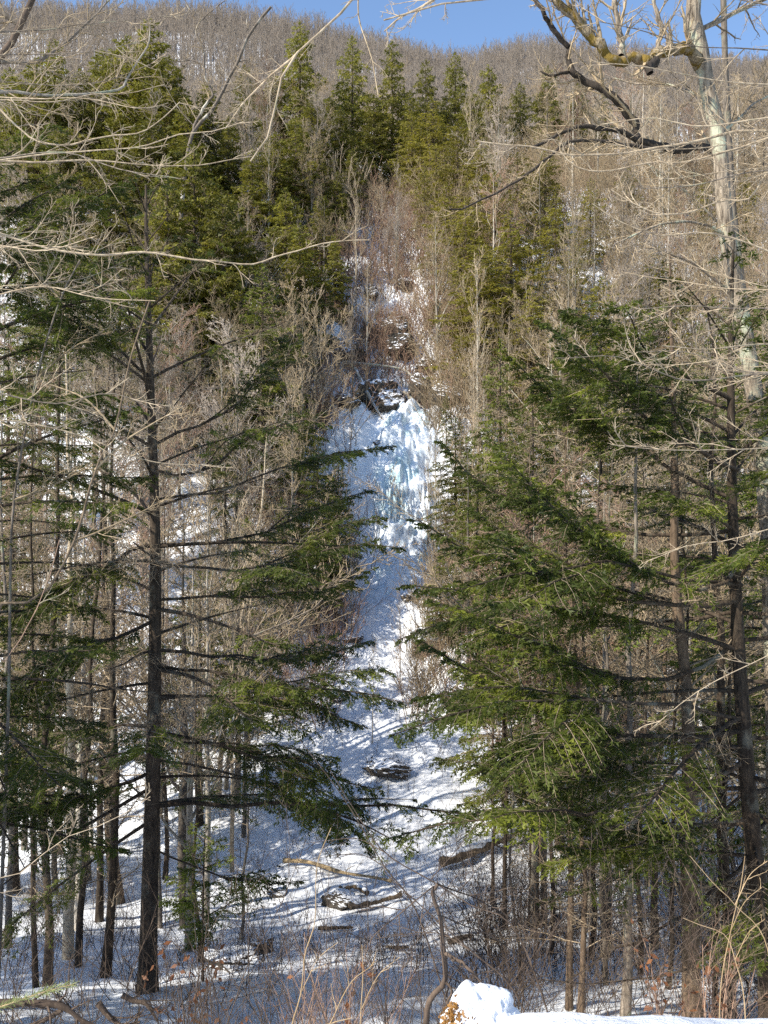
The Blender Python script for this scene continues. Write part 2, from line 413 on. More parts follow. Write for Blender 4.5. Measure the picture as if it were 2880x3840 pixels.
def rock(u, v, y, sx, sy, sz, seed, label, group=None, rz=0, sink=.35):
    x = (u - 384) / F * y
    z = gz(x, y) + sz * sink if v is None else CZ + (512 - v) / F * y
    o = rock_mesh(seed, sx, sy, sz).build('boulder', ROCK, None, False, (x, y, z)); o.rotation_euler = (0, 0, rz)
    tag(o, label, 'rock', group)
# tracing of (u, v) onto the ground: nearest hit down the ray
_YS = np.arange(8, 130, .1)
def hit(u, v):
    x = (u - 384) / F * _YS; z = CZ + (512 - v) / F * _YS
    below = z < terrain(x, _YS)
    i = int(np.argmax(below)) if below.any() else len(_YS) - 1
    return x[i], _YS[i], float(terrain(x[i], _YS[i]))
def rock_at(u, v, sx, sy, sz, seed, label, group=None, rz=0, sink=.3):
    x, y, z = hit(u, v)
    o = rock_mesh(seed, sx, sy, sz).build('boulder', ROCK, None, False, (x, y, z + sz * sink)); o.rotation_euler = (0, 0, rz)
    tag(o, label, 'rock', group)
rock_at(388, 772, 1.15, .8, .5, 3, 'long brown boulder alone on the snow below the frozen falls')
ROCKS = [(378, 404, 1.5, 1.1, 1.2, 5, 'dark wet rock beside the fallen trunk above the ice'), (398, 408, 1.7, .9, 1.1, 6, 'black overhanging rock just above the top of the ice'),
 (418, 398, 1.2, .9, 1.1, 7, 'dark rock right of the ravine under a leaning hemlock sapling'), (444, 402, 1.5, 1.0, 1.0, 8, 'snow capped dark ledge at the right edge of the ravine'),
 (386, 340, 1.5, 1.0, 1.4, 9, 'dark rock face in the throat of the upper ravine'), (405, 356, 1.3, .9, 1.2, 10, 'dark rock with snow ledge right of the ravine throat'),
 (345, 322, .8, .7, .5, 11, 'dark rock half under snow on the left bank of the upper ravine'), (312, 324, .8, .7, .6, 12, 'small dark rock under the hemlock left of the upper ravine'),
 (345, 404, .9, .7, .6, 13, 'dark rock under the leaning dead trunk on the left of the ravine'), (452, 545, .9, .7, .6, 14, 'rock at the right edge of the ice at mid height'),
 (424, 648, 1.1, .8, .7, 15, 'dark mossy rock at the right foot of the icy steps'), (462, 700, .9, .8, .6, 16, 'reddish brown rock right of the lower snow chute'),
 (372, 296, .8, .7, .6, 21, 'dark rock edge under brown brush high in the ravine'), (404, 290, .9, .6, .7, 22, 'dark rock ledge right of the high ravine trunk'), (352, 362, 1.2, .9, 1.0, 23, 'dark rock beneath the pale bent dead trunk'),
 (425, 372, 1.0, .8, .8, 24, 'dark rock among red brush right of the ravine'), (395, 318, .7, .6, .6, 25, 'small dark rock between snow patches in the upper ravine'), (332, 345, .8, .7, .6, 26, 'dark rock left of the ravine among brown brush'),
 (416, 434, .5, .4, .25, 27, 'small black stones on the snow just above the ice lip'), (378, 445, .4, .3, .2, 28, 'smallest dark stone left above the ice'), (352, 640, .6, .5, .35, 29, 'small dark rock left of the lower icy steps'),
 (330, 560, .7, .5, .4, 30, 'dark rock showing under brush left of the ice'), (412, 598, .5, .4, .3, 31, 'small dark rock just below the frozen curtain'), (336, 700, .5, .4, .25, 32, 'small rock in the snow left of the lower chute')]
for (u, v, a_, b_, c_, sd_, lb) in ROCKS: rock_at(u, v, a_, b_, c_, sd_, lb, rz=sd_ * .7, sink=.25)
rock_at(340, 905, .7, .5, .4, 17, 'small dark rock by the stream left of the fallen logs')
rock_at(280, 895, .35, .3, .22, 18, 'smallest dark stone poking from the stream snow')
rock_at(228, 968, .6, .5, .3, 19, 'mossy brown stone on the snow right of the big hemlock')
rock_at(255, 953, .5, .4, .28, 20, 'dark stone with green moss near the brook')

# ================================================================== FALLEN LOGS
def log_obj(pts, r0, r1, label, m=LOG, snow=True, cat='log', name='fallen_log'):
    r0 *= .8; r1 *= .75
    P = resample(pts, 14)
    rng = np.random.default_rng(int(abs(P[0, 0] * 100)) + 3)
    v, f = tubes(P[None], np.linspace(r0, r1, 14)[None] * (1 + .12 * rng.normal(size=(1, 14))), 10, rng, .15)
    b = MB(); b.add(v, f, 0)
    n = len(v); v = np.concatenate([v, P[:1], P[-1:]])
    s = 10; cap = [[n, (k + 1) % s, k] for k in range(s)] + [[n + 1, 13 * s + k, 13 * s + (k + 1) % s] for k in range(s)]
    b2 = MB(); b2.add(v, f, 0); b2.add(v, cap, 0)
    root = empty(name, tuple(P[0]), label, cat)
    o = b2.build('trunk', m, root); o.location = tuple(-P[0])
    # broken stubs
    sp, sr = children(rng, P[None], np.linspace(r0, r1, 14)[None], 5, .15, 1.1, .16, 4, up=.2, rr=.3)
    for q in range(len(sp)):
        v, f = tubes(sp[q:q + 1], sr[q:q + 1], 5); bb = MB(); bb.add(v, f); o = bb.build('branch_stub', m, root); o.location = tuple(-P[0])
    if snow:
        Q = P.copy(); Q[:, 2] += np.linspace(r0, r1, 14) * .62
        v, f = tubes(Q[None], (np.linspace(r0, r1, 14) * .78 * np.concatenate([[.1], 1 + .2 * rng.normal(size=12), [.1]]))[None], 8)
        bb = MB(); bb.add(v, f); o = bb.build('snow_cap', SNOW, root); o.location = tuple(-P[0])
def gline(uvs, lift=.15, droop=0):
    out = []
    for (u, v) in uvs:
        x, y, z = hit(u, v); out.append([x, y, z + lift])
    return out
log_obj(gline([(350, 914), (366, 911), (384, 907), (402, 902)], .25), .17, .13, 'thick dark log with snow on top lying across the stream bed', LOG)
log_obj(gline([(284, 866), (310, 868), (340, 879), (372, 884), (392, 888)], .2), .10, .06, 'long tan log with peeled bark stretched over the stream snow', LOGT, False)
log_obj(gline([(340, 896), (355, 893), (368, 900)], .2), .13, .11, 'short snow capped log end above the thick dark log', LOG)
log_obj(gline([(442, 872), (468, 862), (500, 850), (524, 838)], .35), .26, .16, 'snow loaded log slanting up the right bank of the stream', LOG)
log_obj(gline([(448, 946), (458, 943), (470, 940)], .1), .10, .08, 'short brown log on the snow right of the crooked sapling', LOG, False)
log_obj(gline([(318, 932), (334, 932), (352, 931)], .1), .07, .05, 'thin dark stick lying flat on the snow below the thick log', LOG, False)
log_obj(gline([(386, 950), (398, 951), (408, 950)], .08), .06, .05, 'small brown stick on the snow left of the crooked sapling', LOG, False)
log_obj([at(345, 362, 66), at(362, 364, 65), at(385, 366, 65), at(408, 372, 65), at(420, 392, 64)], .16, .09, 'pale bent dead trunk arching over the upper ravine', PALE, False, 'dead trunk', 'dead_tree')
log_obj([at(355, 368, 64), at(366, 390, 63), at(378, 412, 62.5), at(387, 424, 62)], .17, .10, 'straight pale fallen trunk leaning down into the ravine', PALE, True, 'dead trunk', 'dead_tree')
log_obj([at(404, 392, 64), at(425, 410, 62), at(440, 424, 60)], .13, .07, 'grey fallen trunk leaning right above the ice lip', PALE, False, 'dead trunk', 'dead_tree')

# ================================================================== HEMLOCKS
def limb_foliage(rng, P, mbF, mbW, wmax=.9, t0=.3, spacing=.11, lf=.11, lw=.022, keep=1.0, wr=.006, sub=.075, droop=.25, bare=.6, mats=(0, 0), tuft=3, nj=.8):
    """flat hemlock sprays on a limb P (K,3)"""
    K = len(P)
    L = np.linalg.norm(np.diff(P, axis=0), axis=1).sum()
    n = max(3, int(L / spacing * .95))
    t = np.sort(np.clip((np.arange(n) + rng.random(n)) / n, 0, 1)); t = .12 + .88 * t
    x = t * (K - 1); i = np.clip(x.astype(int), 0, K - 2); f = (x - i)[:, None]
    p = P[i] * (1 - f) + P[i + 1] * f; T = nrm(P[i + 1] - P[i])
    side = nrm(np.cross(T, np.array([0, 0, 1.0]))) * np.where(np.arange(n) % 2, 1, -1)[:, None]
    ang = np.radians(rng.uniform(38, 68, n))[:, None]
    D = nrm(np.cos(ang) * T + np.sin(ang) * side + np.stack([np.zeros(n), np.zeros(n), rng.normal(-.05, .17, n)], 1))
    prof = np.interp(t, [0, .25, .6, .9, 1], [.45, .95, 1, .5, .22])
    leng = wmax * prof * rng.uniform(.45, 1.1, n)
    # the branchlet lines
    K2 = 4; s = np.linspace(0, 1, K2)[None, :, None]
    wob = rng.normal(0, .04, (n, 1, 3)) * np.sin(s * PI)
    path = p[:, None] + D[:, None] * leng[:, None, None] * s + wob * leng[:, None, None] - np.array([0, 0, 1.0]) * (leng[:, None, None] * droop * s ** 2)
    rr = wr * np.clip(leng, .3, 1.2)[:, None] * np.linspace(1.2, .5, K2)[None]
    leafy = (t > t0 + rng.normal(0, .06, n)) & (rng.random(n) < keep)
    stay = leafy | (rng.random(n) < .55)
    short = np.where(leafy, 1, rng.uniform(.35, 1, n))[:, None, None]
    path = path[:, :1] + (path - path[:, :1]) * short
    path[:, 1:] += np.where(leafy, 0, 1)[:, None, None] * rng.normal(0, .10, (n, K2 - 1, 3)) * leng[:, None, None] * np.array([1, 1, 1.3])
    path = path[stay]; rr = rr[stay]; leng = leng[stay]; leafy = leafy[stay]
    v, fc = tubes(path, rr, 3); mbW.add(v, fc, mats[1])
    # fine bare twigs on the bare ones
    nb = ~leafy
    if nb.any() and bare > 0:
        tp, tr = children(rng, path[nb], rr[nb], max(2, int(7 * bare)), .15, .8, .55, 4, up=0, wander=.15, rr=.7, flat=.5)
        v, fc = tubes(tp, tr, 3); mbW.add(v, fc, mats[1])
    path = path[leafy]; leng = leng[leafy]
    m = len(path)
    if m == 0: return
    # sprigs along each branchlet
    ns = max(2, int(wmax * .75 / sub))
    tt = (np.arange(ns)[None, :] + rng.random((m, ns))) / ns
    tt = .06 + .94 * tt
    xx = tt * (K2 - 1); ii = np.clip(xx.astype(int), 0, K2 - 2); ff = (xx - ii)[..., None]
    bi = np.arange(m)[:, None]
    sp = path[bi, ii] * (1 - ff) + path[bi, ii + 1] * ff; ST = nrm(path[bi, ii + 1] - path[bi, ii])
    up = np.array([0, 0, 1.0])
    ss = nrm(np.cross(ST, up)) * np.where((np.arange(ns) % 2)[None, :, None], 1, -1)
    a = np.radians(rng.uniform(30, 62, (m, ns, 1)))
    SD = nrm(np.cos(a) * ST + np.sin(a) * ss + np.stack([np.zeros((m, ns)), np.zeros((m, ns)), rng.normal(-.22, .28, (m, ns))], -1))
    sl = lf * 1.5 * (1.1 - .55 * tt) * np.clip(leng[:, None] / wmax + .3, .4, 1.2) * rng.uniform(.6, 1.25, (m, ns))
    sp = sp.reshape(-1, 3); SD = SD.reshape(-1, 3); sl = sl.reshape(-1); M = len(sp)
    nn = nrm(up + rng.normal(0, nj, (M, 3)))
    v, fc = blades(sp, SD, nn, sl, np.full(M, lw) * rng.uniform(.8, 1.3, M)); mbF.add(v, fc, mats[0])
    # side leaflets
    for q in range(tuft - 1):
        sgn = 1 if q % 2 == 0 else -1
        frac = rng.uniform(.25, .75, M)[:, None]
        b0 = sp + SD * sl[:, None] * frac
        sd = nrm(np.cross(SD, nn)) * sgn
        DD = nrm(SD * .75 + sd * .65 + rng.normal(0, .12, (M, 3)))
        v, fc = blades(b0, DD, nn, sl * .62, np.full(M, lw * .9)); mbF.add(v, fc, mats[0])

def limb_path(rng, p0, az, L, pitch, droop, K=7, curl=.12):
    out = [np.array(p0, float)]
    for k in range(1, K):
        s = k / (K - 1)
        pit = pitch - droop * s + (0 if s < .75 else droop * .5 * (s - .75) * 4)
        az += rng.normal(0, curl) * .5
        d = np.array([math.cos(pit) * math.cos(az), math.cos(pit) * math.sin(az), math.sin(pit)])
        out.append(out[-1] + d * L / (K - 1))
    return np.array(out)

def hemlock_proto(seed, H, base, Rmax, nl, spacing, lf, lw, sub, fol, wood=HB, twig=DEADTWIG, keep=.92, shape=.85, tr=None, tuft=3, t0=(.25, .1), wf=.3, ragged=.25, name='hemlock_tree', label='', group=None, low_dead=0, trunk_pts=None):
    """whole tree round its own base; trunk + crown"""
    rng = np.random.default_rng(seed)
    tr = tr or H * .013
    if trunk_pts is None:
        K = 14; zs = np.linspace(0, H, K)
        P = np.stack([rng.normal(0, .012, K).cumsum() * H * .07, rng.normal(0, .012, K).cumsum() * H * .07, zs], 1); P[0, :2] = 0
    else:
        K = 20; P = resample(trunk_pts, K); H = P[-1, 2] - P[0, 2]
    R = tr * (1 - np.linspace(0, 1, K)) ** .85 + .012; R[0] *= 1.25
    v, f = tubes(P[None], R[None], 9, rng, .10); b = MB(); b.add(v, f)
    v0 = P[0]
    root = empty(name, (0, 0, 0), label, 'tree', group)
    b.build('trunk', wood, root)
    mf = MB()
    hts = np.sort(base + (1 - base) * (np.arange(nl) + rng.random(nl)) / nl)
    az = 0
    for h in hts:
        if h > .985: continue
        az += 2.4 + rng.normal(0, .35)
        x = h * (K - 1); i = min(int(x), K - 2); p0 = P[i] * (1 - (x - i)) + P[i + 1] * (x - i)
        q = (h - base) / (1 - base)
        L = Rmax * ((1 - q) ** shape) * rng.uniform(1 - ragged * 1.6, 1 + ragged * .6) * (min(1, .55 + q * 2.2)) + .25
        pitch = rad(-4 + 42 * q ** 1.5) + rng.normal(0, .1); droop = rad(24)
        lp = limb_path(rng, p0, az, L, pitch, droop)
        r0 = max(.014, .011 * L) 
        v, f = tubes(lp[None], (r0 * np.linspace(1, .25, len(lp)))[None], 4); mf.add(v, f, 1)
        dead = q < low_dead and rng.random() < .75
        limb_foliage(rng, lp, mf, mf, wmax=min(wf * L + .2, 1.3), t0=(2 if dead else t0[0] * (1 - q) + t0[1]), spacing=spacing, lf=lf, lw=lw, keep=keep, sub=sub, mats=(0, 1), wr=.010 if lf > .15 else .006, tuft=tuft, bare=1.0 if dead else .5)
    # leader
    tip = np.array([P[-1] - [0, 0, .5], P[-1] - [0, 0, .2], P[-1] + [0, 0, .15]])
    limb_foliage(rng, resample(tip, 5), mf, mf, wmax=.3, t0=0, spacing=spacing * .4, lf=lf, lw=lw, sub=sub, mats=(0, 1))
    mf.build('crown', [fol, twig], root)
    return root
protoF = []; protoM = []
for k in range(6):
    protoF.append(hemlock_proto(100 + k, 16, .05, [4.6, 4.3, 5.0, 4.5, 5.2, 4.0][k], [150, 140, 160, 145, 130, 140][k], .19, .27, .125, .105, FARG, keep=.93, ragged=[.3, .4, .45, .35, .5, .4][k], tuft=3, wf=.38, t0=(.15, .05), shape=[.6, .7, .52, .75, .58, .5][k]))
for k in range(4):
    protoM.append(hemlock_proto(200 + k, 14, [.12, .25, .18, .3][k], [3.8, 3.4, 4.2, 3.4][k], [110, 100, 115, 85][k], .13, .19, .065, .075, MIDG, keep=.92, ragged=.35, low_dead=[.1, .3, .2, .35][k], wf=.32))
protoG = [hemlock_proto(150 + k, 16, .05, [4.4, 4.9, 4.0][k], [120, 130, 115][k], .21, .27, .115, .125, GOLDG, keep=.85, ragged=[.45, .4, .5][k], tuft=3, wf=.36, t0=(.2, .08), shape=[.55, .65, .5][k]) for k in range(3)]
USED = set()
def place(proto, H0, u, y, vtop, label, group, wide=1.0, rz=None, rng=None, x=None, h=None):
    if x is None: x = (u - 384) / F * y
    z = gz(x, y) - .15
    Hh = h if h is not None else (CZ + (512 - vtop) / F * y) - z
    s = Hh / H0; sw = s * wide
    rz = random.uniform(0, 6.28) if rz is None else rz
    if id(proto) not in USED:
        USED.add(id(proto)); proto.location = (x, y, z); proto.rotation_euler = (0, 0, rz); proto.scale = (sw, sw, s)
        proto['label'] = label
        if group: proto['group'] = group
        return proto
    return dup(proto, (x, y, z), rz, (sw, sw, s), label, group)
random.seed(4)
ORD = ['first', 'second', 'third', 'fourth', 'fifth', 'sixth', 'seventh', 'eighth', 'ninth', 'tenth', 'eleventh', 'twelfth', 'thirteenth', 'fourteenth', 'fifteenth', 'sixteenth', 'seventeenth', 'eighteenth', 'nineteenth', 'twentieth']
def ordered(lst, what):
    """labels counted from the left"""
    lst = sorted(lst, key=lambda q: q[0])
    out = []
    n = len(lst)
    for i, q in enumerate(lst):
        if i < (n + 1) // 2: out.append((q, '%s, %s from the left' % (what, ORD[i]) if i else '%s, leftmost of them' % what))
        else: out.append((q, '%s, %s from the right' % (what, ORD[n - 1 - i]) if i < n - 1 else '%s, rightmost of them' % what))
    return out
hem_zones = [
 ('olive hemlock in the skyline row above the falls', 'hemlocks along the top of the hill', protoF, 16,
  [(245, 104, 66, .9), (272, 99, 74, .9), (300, 100, 24, .95), (330, 96, 98, 1), (352, 104, 38, .85), (374, 99, 96, 1), (392, 103, 43, .85), (410, 101, 92, 1), (426, 108, 62, .85), (455, 110, 54, .85), (472, 104, 92, 1), (488, 108, 68, .9), (520, 112, 84, 1), (548, 108, 68, .9), (578, 112, 84, 1), (602, 114, 96, 1)]),
 ('hemlock on the upper left slope under the skyline', 'hemlocks on the upper left slope', protoF, 16,
  [(10, 88, 70, 1.2), (35, 84, 60, 1.1), (55, 92, 42, 1), (80, 86, 70, 1.1), (103, 94, 52, 1), (125, 88, 38, 1.1), (150, 86, 22, 1.15), (170, 82, 60, 1.1), (188, 78, 100, 1.1), (208, 84, 84, 1), (228, 80, 120, 1.1), (60, 74, 130, 1.1), (110, 72, 135, 1.1), (150, 72, 120, 1.1), (195, 60, 150, .9), (168, 58, 160, .8), (222, 58, 200, .8)]),
 ('dense hemlock between the ravine and the skyline row', 'hemlocks left of the upper ravine', protoF, 16,
  [(252, 76, 150, 1.1), (275, 78, 135, 1.1), (296, 80, 118, 1.1), (318, 84, 140, 1), (338, 80, 172, 1), (286, 70, 190, 1.15), (322, 74, 196, 1.05), (240, 68, 215, 1.05), (222, 66, 190, 1.0), (312, 90, 100, 1.2), (340, 92, 108, 1.1), (352, 86, 150, 1.0), (300, 66, 225, 1.1), (335, 70, 235, .9)]),
 ('yellowish hemlock on the slope right of the upper ravine', 'hemlocks right of the upper ravine', protoG, 16,
  [(412, 92, 112, 1.0), (432, 90, 100, 1.2), (425, 80, 165, .8), (436, 84, 145, 1.1), (458, 82, 125, 1.2), (482, 80, 140, 1.2), (446, 74, 185, 1.3), (466, 70, 200, 1.35), (494, 72, 175, 1.3), (518, 76, 155, 1.2), (545, 80, 150, 1.2), (480, 62, 240, 1.3), (512, 64, 215, 1.3), (555, 70, 195, 1.2), (590, 76, 180, 1.0), (628, 80, 165, 1), (668, 82, 170, 1), (705, 78, 180, 1), (745, 80, 175, 1), (530, 60, 290, 1.1), (600, 58, 280, 1.1), (660, 62, 250, 1.1), (575, 66, 245, 1.1)]),
 ('dark green hemlock standing beside the frozen falls', 'hemlocks close beside the ravine', protoM, 14,
  [(240, 57, 285, 1.0), (262, 54, 268, 1.1), (296, 60, 300, .9), (298, 50, 400, 1.2), (318, 47.5, 440, .9), (338, 49, 455, .7), (282, 45, 500, .8), (446, 58, 395, .8), (456, 53, 420, 1.1), (470, 51, 452, 1.2), (440, 46.5, 560, 1.3), (462, 46, 520, 1.3), (325, 66, 270, .9), (438, 67, 300, .9), (478, 44, 470, 1.1)]),
 ('green hemlock on the lower right slope in front of bare trees', 'hemlocks on the lower right slope', protoM, 14,
  [(500, 46, 345, .8), (532, 42, 390, .95), (566, 48, 330, .9), (600, 44, 370, 1.0), (640, 50, 320, 1.0), (680, 42, 380, 1.0), (712, 48, 300, 1.0), (752, 40, 340, 1.1), (505, 36, 520, .9), (560, 34, 480, .9), (620, 33, 520, 1.0)]),
 ('thin green hemlock on the lower left slope among pale trunks', 'hemlocks on the lower left slope', protoM, 14,
  [(8, 44, 330, .9), (40, 50, 300, .8), (96, 54, 260, .7), (225, 46, 420, .8), (248, 40, 520, .9), (200, 36, 560, .9), (60, 34, 560, .8), (14, 30, 480, .9), (30, 62, 215, 1.2), (70, 60, 230, 1.1), (120, 62, 240, 1), (230, 58, 290, 1.1), (180, 56, 330, 1)]),
]
for what, grp, protos, H0, lst in hem_zones:
    for j, ((u, y, vt, w), lab) in enumerate(ordered(lst, what)):
        pr = protos[(j * 5 + len(lst)) % len(protos)] if j % 2 else protos[(j * 3 + 1) % len(protos)]
        place(pr, H0, u, y, vt, lab, grp, w)

for k, (xx, yy, hh) in enumerate([(-18, 5, 15), (-13.5, 10, 13), (-20, 15, 17), (-25, 22, 17)]):  # unseen trees, added to cast shade over the valley snow
    place(protoM[k % 4], 14, 0, yy, None, 'unseen hemlock added for shade on the near bank beyond the left edge of the view', 'unseen shading hemlocks on the near bank', 1.1, k * 1.3, x=xx, h=hh)
# ================================================================== BARE TREES
def bare_proto(seed, H, r0, spec, barkm, twigm, fork=.35, name='bare_tree', sides=(8, 5, 3, 3), rmin=.012, lean=.02):
    rng = np.random.default_rng(seed)
    K = 12; zs = np.linspace(0, H, K)
    P = np.stack([rng.normal(0, lean, K).cumsum() * H * .1, rng.normal(0, lean, K).cumsum() * H * .1, zs], 1); P[:, :2] -= P[0, :2]
    R = r0 * (1 - .93 * np.linspace(0, 1, K) ** 1.1)
    root = empty(name, (0, 0, 0), '', 'tree')
    v, f = tubes(P[None], R[None], 8, rng, .08); b = MB(); b.add(v, f); b.build('trunk', barkm, root)
    b = MB(); A, RA = P[None], R[None]
    for li, (n, t0, ang, lr, up, wa, rr) in enumerate(spec):
        A, RA = children(rng, A, RA, n, t0, ang, lr, [7, 5, 4, 3][li], up=up, wander=wa, rr=rr, ref_len=H if li == 0 else None, rmin=rmin, tipr=.3)
        v, f = tubes(A, RA, [5, 4, 3, 3][li]); b.add(v, f, 0 if li == 0 else 1)
    b.build('crown', [barkm, twigm], root)
    return root
std = [(18, .25, .85, .36, .28, .16, .42), (8, .18, .75, .45, .15, .18, .5), (6, .15, .7, .5, .12, .2, .6), (3, .2, .7, .5, .1, .2, .75)]
thin = [(14, .35, .7, .26, .4, .12, .4), (7, .2, .65, .5, .2, .15, .5), (6, .15, .6, .5, .15, .2, .6)]
wide_ = [(12, .2, .95, .55, .22, .2, .5), (9, .2, .8, .45, .12, .22, .5), (7, .15, .7, .45, .1, .2, .6), (3, .2, .7, .5, .1, .2, .7)]
B_ = []
for k in range(9):
    B_.append(bare_proto(300 + k, 13, [.14, .10, .12, .16, .09, .12, .11, .15, .10][k], [std, thin, std, wide_, thin, std, wide_, std, thin][k],
                         [GREYTREE, PALE, GREYTREE, GREYTREE, BIRCH, PALE, GREYTREE, PALE, GREYTREE][k], [TWIG, TWIG, TWIGG, TWIG, TWIGP, TWIGR, TWIG, TWIG, TWIGG][k], rmin=.013))
rng = np.random.default_rng(11)
def scatter(nr, urange, yrange, hr, protos, grp, label, avoid=2.5, seed=0, wide=1.0):
    r = np.random.default_rng(seed); k = 0; tries = 0
    while k < nr and tries < nr * 20:
        tries += 1
        y = r.uniform(*yrange); u = r.uniform(*urange); x = (u - 384) / F * y
        xf = np.interp(y, FY, FX)
        if abs(x - xf) < avoid * (1 if y < 66 else .35): continue
        place(protos[int(r.integers(len(protos)))], 13, u, y, None, label, grp, wide, r.uniform(0, 6.28), x=x, h=r.uniform(*hr)); k += 1
scatter(26, (-30, 330), (62, 95), (9, 14), B_, 'bare trees high on the left slope', 'bare grey tree among the hemlocks high on the left slope', 3.5, 1)
scatter(34, (430, 800), (62, 98), (9, 14), B_, 'bare trees high on the right slope', 'bare tan tree in the thicket high on the right slope', 3.5, 2)
scatter(34, (-30, 330), (40, 62), (9, 15), B_, 'bare trees on the left slope', 'bare pale tree on the sunny snow slope left of the frozen falls', 4.5, 3)
scatter(40, (440, 800), (38, 62), (8, 14), B_, 'bare trees on the right slope', 'bare tan tree on the sunny slope right of the frozen falls', 4.5, 4)
scatter(16, (-30, 250), (26, 42), (9, 14), [B_[1], B_[4], B_[8], B_[5]], 'slender trees on the left valley side', 'slender bare tree on the lower left valley side behind the big hemlock', 4.5, 5)
scatter(22, (520, 800), (24, 40), (8, 13), [B_[1], B_[4], B_[8], B_[5]], 'slender trees on the right valley side', 'slender bare tree on the lower right valley side behind dark boughs', 4.5, 6)
scatter(16, (300, 460), (66, 88), (3, 7), B_, 'bare trees over the ravine', 'small bare tree above the upper ravine over the falls', 1.6, 7)
scatter(40, (-30, 800), (112, 150), (10, 15), [B_[0], B_[2], B_[3], B_[6]], 'bare trees behind the skyline hemlocks', 'grey bare tree on the high slope behind the skyline hemlocks', 0, 8)

scatter(13, (560, 830), (19, 34), (9, 14), [B_[3], B_[6], B_[7]], 'spreading bare trees behind the right hemlocks', 'spreading bare tree with tan twigs behind the right edge hemlock boughs', 4.5, 9)
scatter(10, (-60, 300), (22, 38), (9, 14), [B_[3], B_[6], B_[7]], 'spreading bare trees behind the left hemlocks', 'spreading bare tree with tan twigs behind the left edge hemlock', 4.5, 10)
for k, (u_, y_, h_, lb) in enumerate([(437, 52.5, 9.5, 'slim dark bare sapling standing right in front of the frozen curtain'), (428, 55.5, 7, 'slimmer bare sapling against the right side of the ice'), (352, 60, 8, 'bare sapling left of the ravine beside the straight fallen trunk'),
   (366, 66, 9, 'dark leaning sapling over the left side of the ravine throat'), (356, 72, 11, 'tall dark bare trunk left of the high snow patches'), (397, 74, 10, 'tall bare trunk right of the high snow patches'), (352, 48, 6, 'bare sapling at the left edge of the shaded chute'),
   (432, 47, 6, 'bare sapling at the right edge of the shaded chute'), (400, 45, 5, 'small bare sapling alone in the chute below the ice'), (372, 41, 5, 'small bare sapling alone low in the snow chute')]):
    place([B_[1], B_[4], B_[8]][k % 3], 13, u_, y_, None, lb, None, .8, k * 1.1, h=h_)
# far woods on the ridge: one mass
def far_woods():
    r = np.random.default_rng(21); n = 13000
    y = 135 + 215 * r.random(n) ** .8; x = r.uniform(-.62, .62, n) * y
    z = terrain(x, y) - .3; H = r.uniform(6, 11.5, n) * (1 + .5 * fbm(x * .05, y * .05, 3))
    base = np.stack([x, y, z], 1)
    K = 4; s = np.linspace(0, 1, K)[None, :, None]
    P = base[:, None] + s * H[:, None, None] * (np.array([0, 0, 1.0]) + r.normal(0, .04, (n, 1, 3)))
    R = np.linspace(.13, .04, K)[None] * np.ones((n, 1))
    b = MB(); v, f = tubes(P, R, 3); b.add(v, f, 0)
    A, RA = children(r, P, R, 10, .22, .8, .36, 3, up=.5, wander=.14, rr=.6, rmin=.045, tipr=.5); v, f = tubes(A, RA, 3); b.add(v, f, 0)
    A, RA = children(r, A, RA, 5, .15, .7, .5, 2, up=.25, wander=.1, rr=.7, rmin=.035, tipr=.6); v, f = tubes(A, RA, 3); b.add(v, f, 0)
    o = b.build('bare_woods', TWIGG, None); tag(o, 'far grey leafless woods covering the ridge under the blue sky', 'woods', kind='stuff')
far_woods()

# undergrowth : thin stems and brush, uncountable
def undergrowth(name, n, ur, yr, hr, m, label, seed, keep=None, rmin=.006, avoid=0, nchild=5):
    r = np.random.default_rng(seed)
    y = r.uniform(*yr, n); u = r.uniform(*ur, n); x = (u - 384) / F * y
    if avoid:
        ok = np.abs(x - np.interp(y, FY, FX)) > np.where(y < 64, avoid * (.55 + .5 * np.abs(fbm(x * .8 + 3, y * .5, 2)) * 4), .1); x = x[ok]; y = y[ok]
    dens = fbm(x * .25 + seed, y * .25, 3) - .5 * smooth(250, 130, 384 + x / y * F) * (1 - smooth(56, 64, y)) * (1 if y.min() > 30 else 0); ok = dens > -.12; x = x[ok]; y = y[ok]; n = len(x)
    z = terrain(x, y) - .05; H = r.uniform(*hr, n)
    base = np.stack([x, y, z], 1); K = 5
    d = nrm(np.array([0, 0, 1.0]) + r.normal(0, .3, (n, 3)) * np.array([1, 1, .2]))
    P = np.empty((n, K, 3)); P[:, 0] = base
    for k in range(1, K):
        d = nrm(d + r.normal(0, .16, (n, 3))); P[:, k] = P[:, k - 1] + d * (H / (K - 1))[:, None]
    R = np.linspace(1.6, .7, K)[None] * rmin * np.ones((n, 1))
    b = MB(); v, f = tubes(P, R, 3); b.add(v, f)
    A, RA = children(r, P, R, nchild, .25, .7, .42, 3, up=.2, wander=.2, rr=.7, rmin=rmin * .7, tipr=.6); v, f = tubes(A, RA, 3); b.add(v, f)
    A, RA = children(r, A, RA, 3, .25, .7, .5, 3, up=.1, wander=.2, rr=.8, rmin=rmin * .6, tipr=.6); v, f = tubes(A, RA, 3); b.add(v, f)
    o = b.build(name, m, None); tag(o, label, 'undergrowth', kind='stuff')
undergrowth('undergrowth', 5600, (430, 800), (56, 114), (2.0, 6.5), TWIG, 'tall tan thicket covering the upper right slope', 38, rmin=.020, avoid=2.6)
undergrowth('undergrowth', 2000, (-30, 300), (56, 100), (2.0, 6.0), TWIGG, 'tall grey thicket covering the upper left slope', 39, rmin=.017, avoid=2.6)
undergrowth('undergrowth', 6500, (-20, 790), (42, 112), (1.0, 5.0), TWIG, 'tan brush and saplings covering the sunny hillside', 31, rmin=.016, avoid=2.6)
